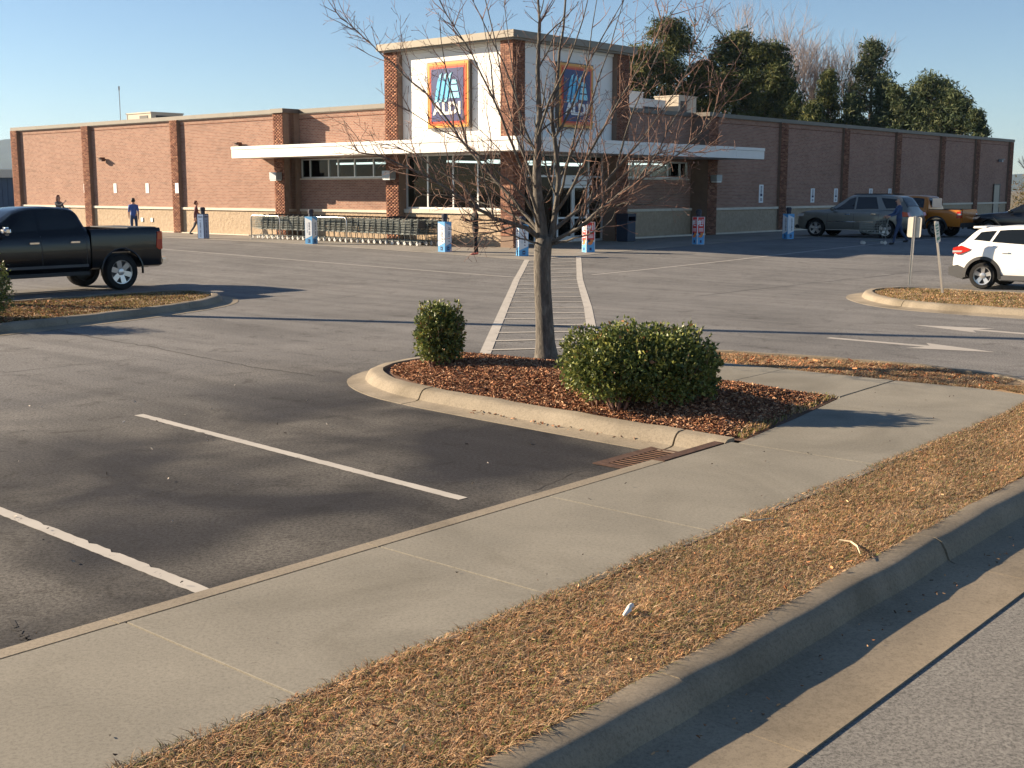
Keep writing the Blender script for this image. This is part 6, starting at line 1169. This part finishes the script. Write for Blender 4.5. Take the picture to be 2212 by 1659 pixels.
def evergreen(px, top, D, width, seed, label, kind='dense', pal=EVG, low=.30, name='pine_tree'):
    r_ = np.random.default_rng(seed); tp = bz(px, top, D); g0 = gz(D) - .2; Ht = tp.z - g0; o = empty(name, (tp.x, D, g0)); tag(o, label, 'tree'); Wd = width * D / 2599.0 / 2
    mb = MB(); mb.tube([(0, 0, 0), (.1, .1, Ht * .5), (0, 0, Ht * .93)], [.34, .22, .05], 8); C = []; sp_ = []
    n_b = 120 if kind == 'dense' else 85
    for i in range(n_b):
        t = low + (1 - low) * (i + r_.random()) / n_b
        prof = (math.sin(math.pi * min(1, (1 - t) / (1 - low) * .62 + .06)) ** .7) if kind == 'dense' else (1.05 - (t - low) / (1 - low)) ** .8
        L = Wd * prof * r_.uniform(.55, 1.1); an = r_.uniform(0, 2 * math.pi); dz = r_.uniform(-.02, .10) * L; e = Vector((math.cos(an) * L, math.sin(an) * L, Ht * t + dz)); st_ = Vector((0, 0, Ht * t - .25 * L)); mb.tube([st_, (st_ + e) / 2 + Vector((0, 0, .1 * L)), e], [.06, .045, .015], 4, cap=False)
        for k in range(6 if kind == 'dense' else 4): f = r_.uniform(.35, 1.03); C.append(st_ * (1 - f) + e * f + Vector((0, 0, .1))); sp_.append((.62 if kind == 'dense' else .5) * max(.7, Wd / 3))
    mb.build('trunk', 'far_bark', o); link('crown', needles(np.array(C), np.array(sp_), 38 if kind == 'dense' else 34, .24, pal, r_), 'needle', o); return o
evergreen(1437, 66, 128, 190, 1, 'tall round headed evergreen standing next to the tower'); evergreen(1375, 122, 124, 150, 2, 'dark evergreen partly hidden by the tower edge'); evergreen(1575, 94, 126, 190, 3, 'tall dark evergreen above the pale rooftop unit'); evergreen(1640, 112, 124, 170, 4, 'broad dark evergreen overlapping the pale bare trees')
evergreen(1772, 168, 120, 150, 5, 'thin sparse pine in front of the pale bare trees', 'sparse', low=.2); evergreen(1862, 108, 130, 220, 6, 'tall open green pine to the right of the bare trees', 'sparse', OLV, low=.3)
evergreen(1915, 198, 118, 200, 7, 'bushy olive evergreen low beside the tall open pine', 'sparse', OLV, .1); evergreen(1990, 176, 116, 240, 8, 'wide bushy green evergreen toward the far wall end', 'sparse', OLV, .1); evergreen(2045, 211, 114, 220, 9, 'smaller green evergreen at the end of the tree line', 'sparse', OLV, .1); evergreen(1700, 222, 119, 110, 10, 'low dark evergreen rising just above the roof edge', 'sparse', EVG, .1)
evergreen(1508, 150, 127, 130, 11, 'dark evergreen filling the gap between the two tallest ones'); evergreen(1742, 232, 117, 180, 12, 'low ragged evergreen under the pale leafless trees', 'sparse', EVG, .1); evergreen(1822, 215, 119, 140, 13, 'ragged olive pine left of the tall open pine', 'sparse', OLV, .1); evergreen(1965, 198, 123, 220, 16, 'pale green pine rising behind the bushy evergreens', 'sparse', OLV, .1); evergreen(2020, 192, 122, 220, 17, 'pale green pine toward the far end of the roof', 'sparse', OLV, .1); evergreen(1888, 188, 122, 190, 18, 'soft green pine under the tall open pine', 'sparse', OLV, .1); evergreen(1690, 186, 122, 180, 19, 'dark evergreen at the foot of the pale leafless trees', 'sparse', EVG, .1); evergreen(2090, 248, 112, 130, 14, 'last small ragged evergreen before open sky', 'sparse', OLV, .1); evergreen(1950, 225, 121, 150, 15, 'feathery pine between the bushy evergreens', 'sparse', OLV, .1)
def bare(px, top, D, width, seed, label, lev=4):
    q = random.Random(seed); tp = bz(px, top, D); g0 = gz(D) - .2; Ht = tp.z - g0; o = empty('bare_tree', (tp.x, D, g0)); tag(o, label, 'tree'); mb = MB(); tw = MB(); Wd = width * D / 2599.0 / 2
    def grow(p, d, L, r_, l_):
        pts = [p]; dd = d
        for i in range(4): dd = (dd + Vector((q.gauss(0, .10), q.gauss(0, .10), .06))).normalized(); pts.append(pts[-1] + dd * L / 4)
        (mb if r_ > .05 else tw).tube(pts, [r_ * (1 - .11 * i) for i in range(5)], 5 if r_ > .05 else 3, cap=False)
        if l_ > 0:
            for i in range(q.randint(3, 5)):
                k = q.choice((2, 3, 4, 4)); s = Vector((q.gauss(0, 1), q.gauss(0, 1), q.gauss(.2, .5))).normalized(); grow(pts[k], (dd * .95 + s * .5).normalized(), L * q.uniform(.55, .78), max(.013, r_ * .55), l_ - 1)
    mb.tube([(0, 0, 0), (.1, 0, Ht * .3)], [.24, .18], 7)
    for i in range(6): an = i * 1.05 + q.random(); grow(Vector((.1, 0, Ht * q.uniform(.2, .34))), Vector((math.cos(an) * Wd / Ht * 1.5, math.sin(an) * Wd / Ht * 1.5, 1)).normalized(), Ht * q.uniform(.26, .33), .13, lev)
    mb.build('trunk', 'far_bark', o); tw.build('crown', 'far_twig', o)
bare(1655, 66, 134, 210, 31, 'tall pale leafless tree behind the dark evergreens'); bare(1722, 92, 136, 180, 32, 'pale leafless tree with reddish twigs amid the tree line'); bare(1788, 112, 134, 170, 33, 'pale leafless tree next to the tall open pine'); bare(2225, 330, 110, 90, 34, 'small leafless tree past the far wall end', 3)
r_ = np.random.default_rng(77)
for px, top, D, wd, lab in ((2215, 398, 104, 60, 'rusty tan bush past the far wall end'),):
    tp = bz(px, top, D); g0 = gz(D) - .2; o = empty('wild_shrub', (tp.x, D, g0)); tag(o, lab, 'shrub'); Wd = wd * D / 2599 / 2; C = r_.normal(size=(60, 3)) * np.array([Wd * .55, Wd * .55, (tp.z - g0) * .28]) + np.array([0, 0, (tp.z - g0) * .5]); link('foliage', needles(C, np.full(60, 1.0), 24, .15, [(.12, .085, .03), (.16, .10, .035), (.09, .09, .03)], r_), 'needle', o); mb = MB(); mb.tube([(0, 0, 0), (0, 0, (tp.z - g0) * .6)], [.12, .04], 5); mb.build('stems', 'far_bark', o)
# blue metal building past the sunlit wall's end
D = 112.0; z1 = bz(0, 384, D).z; z2 = bz(0, 367, D).z; x1 = bz(75, 400, D).x; o = empty('metal_building', (x1 - 15, D, gz(D) - .2)); tag(o, 'blue metal building with pale roof past the sunlit wall end', 'building'); g0 = gz(D) - .2
mb = MB(); mb.box(-15, 15, 0, 18, 0, z1 - g0); mb.build('wall', 'steel_blue_wall', o)
for k in range(60): mb = MB(); mb.box(-15 + k * .5, -14.92 + k * .5, -.06, 0, 0, z1 - g0 - .01); mb.build('wall_rib', 'steel_blue_wall', o)
mb = MB(); mb.box(-15.3, 15.3, -.4, 18.3, z1 - g0, z2 - g0); mb.build('roof', 'pale_roof', o); mb = MB(); xv = bz(31, 360, D).x - (x1 - 15); mb.lathe([(.18, 0), (.18, .5), (.30, .55), (.30, .8), (.1, .9)], 10, 'z', (xv, 3, z2 - g0)); mb.build('roof_vent', 'galvanised', o)
# far wooded ridge
mb = MB(); q = random.Random(8); D = 4200.0; n_ = 120; px0, px1 = -900, 3100
for i in range(n_ + 1):
    px = px0 + (px1 - px0) * i / n_; py = float(np.interp(px, [-900, -300, 0, 40, 200, 600, 1100, 1700, 2150, 2300, 2700, 3100], [330, 322, 309, 303, 300, 345, 385, 392, 380, 366, 350, 372])) + q.uniform(-1.2, 1.2); t = bz(px, py, D); mb.v += [(t.x * .8, D - 900, -3), (t.x, D, t.z), (t.x * 1.2, D + 900, -3)]
for i in range(n_):
    for j in range(2): a = 3 * i + j; mb.f.append((a, a + 3, a + 4, a + 1))
tag(mb.build('hill', 'forest_hill', smooth=True), 'far wooded mountain ridge', 'hill', kind='structure')
# the air between
hz = MB(); hz.box(-6500, 6500, -40, 6200, -4.0, 260.0)
m = bpy.data.materials.new('haze'); m.use_nodes = True; nn = m.node_tree.nodes; nn.remove(nn['Principled BSDF']); pv = nn.new('ShaderNodeVolumePrincipled'); pv.inputs['Color'].default_value = (0.40, 0.64, 1.0, 1); pv.inputs['Density'].default_value = 0.00006; pv.inputs['Anisotropy'].default_value = 0.2; m.node_tree.links.new(pv.outputs[0], nn['Material Output'].inputs['Volume']); MATS['haze'] = m
tag(hz.build('haze', 'haze'), 'pale blue air softening the far ridge', 'haze', kind='stuff')
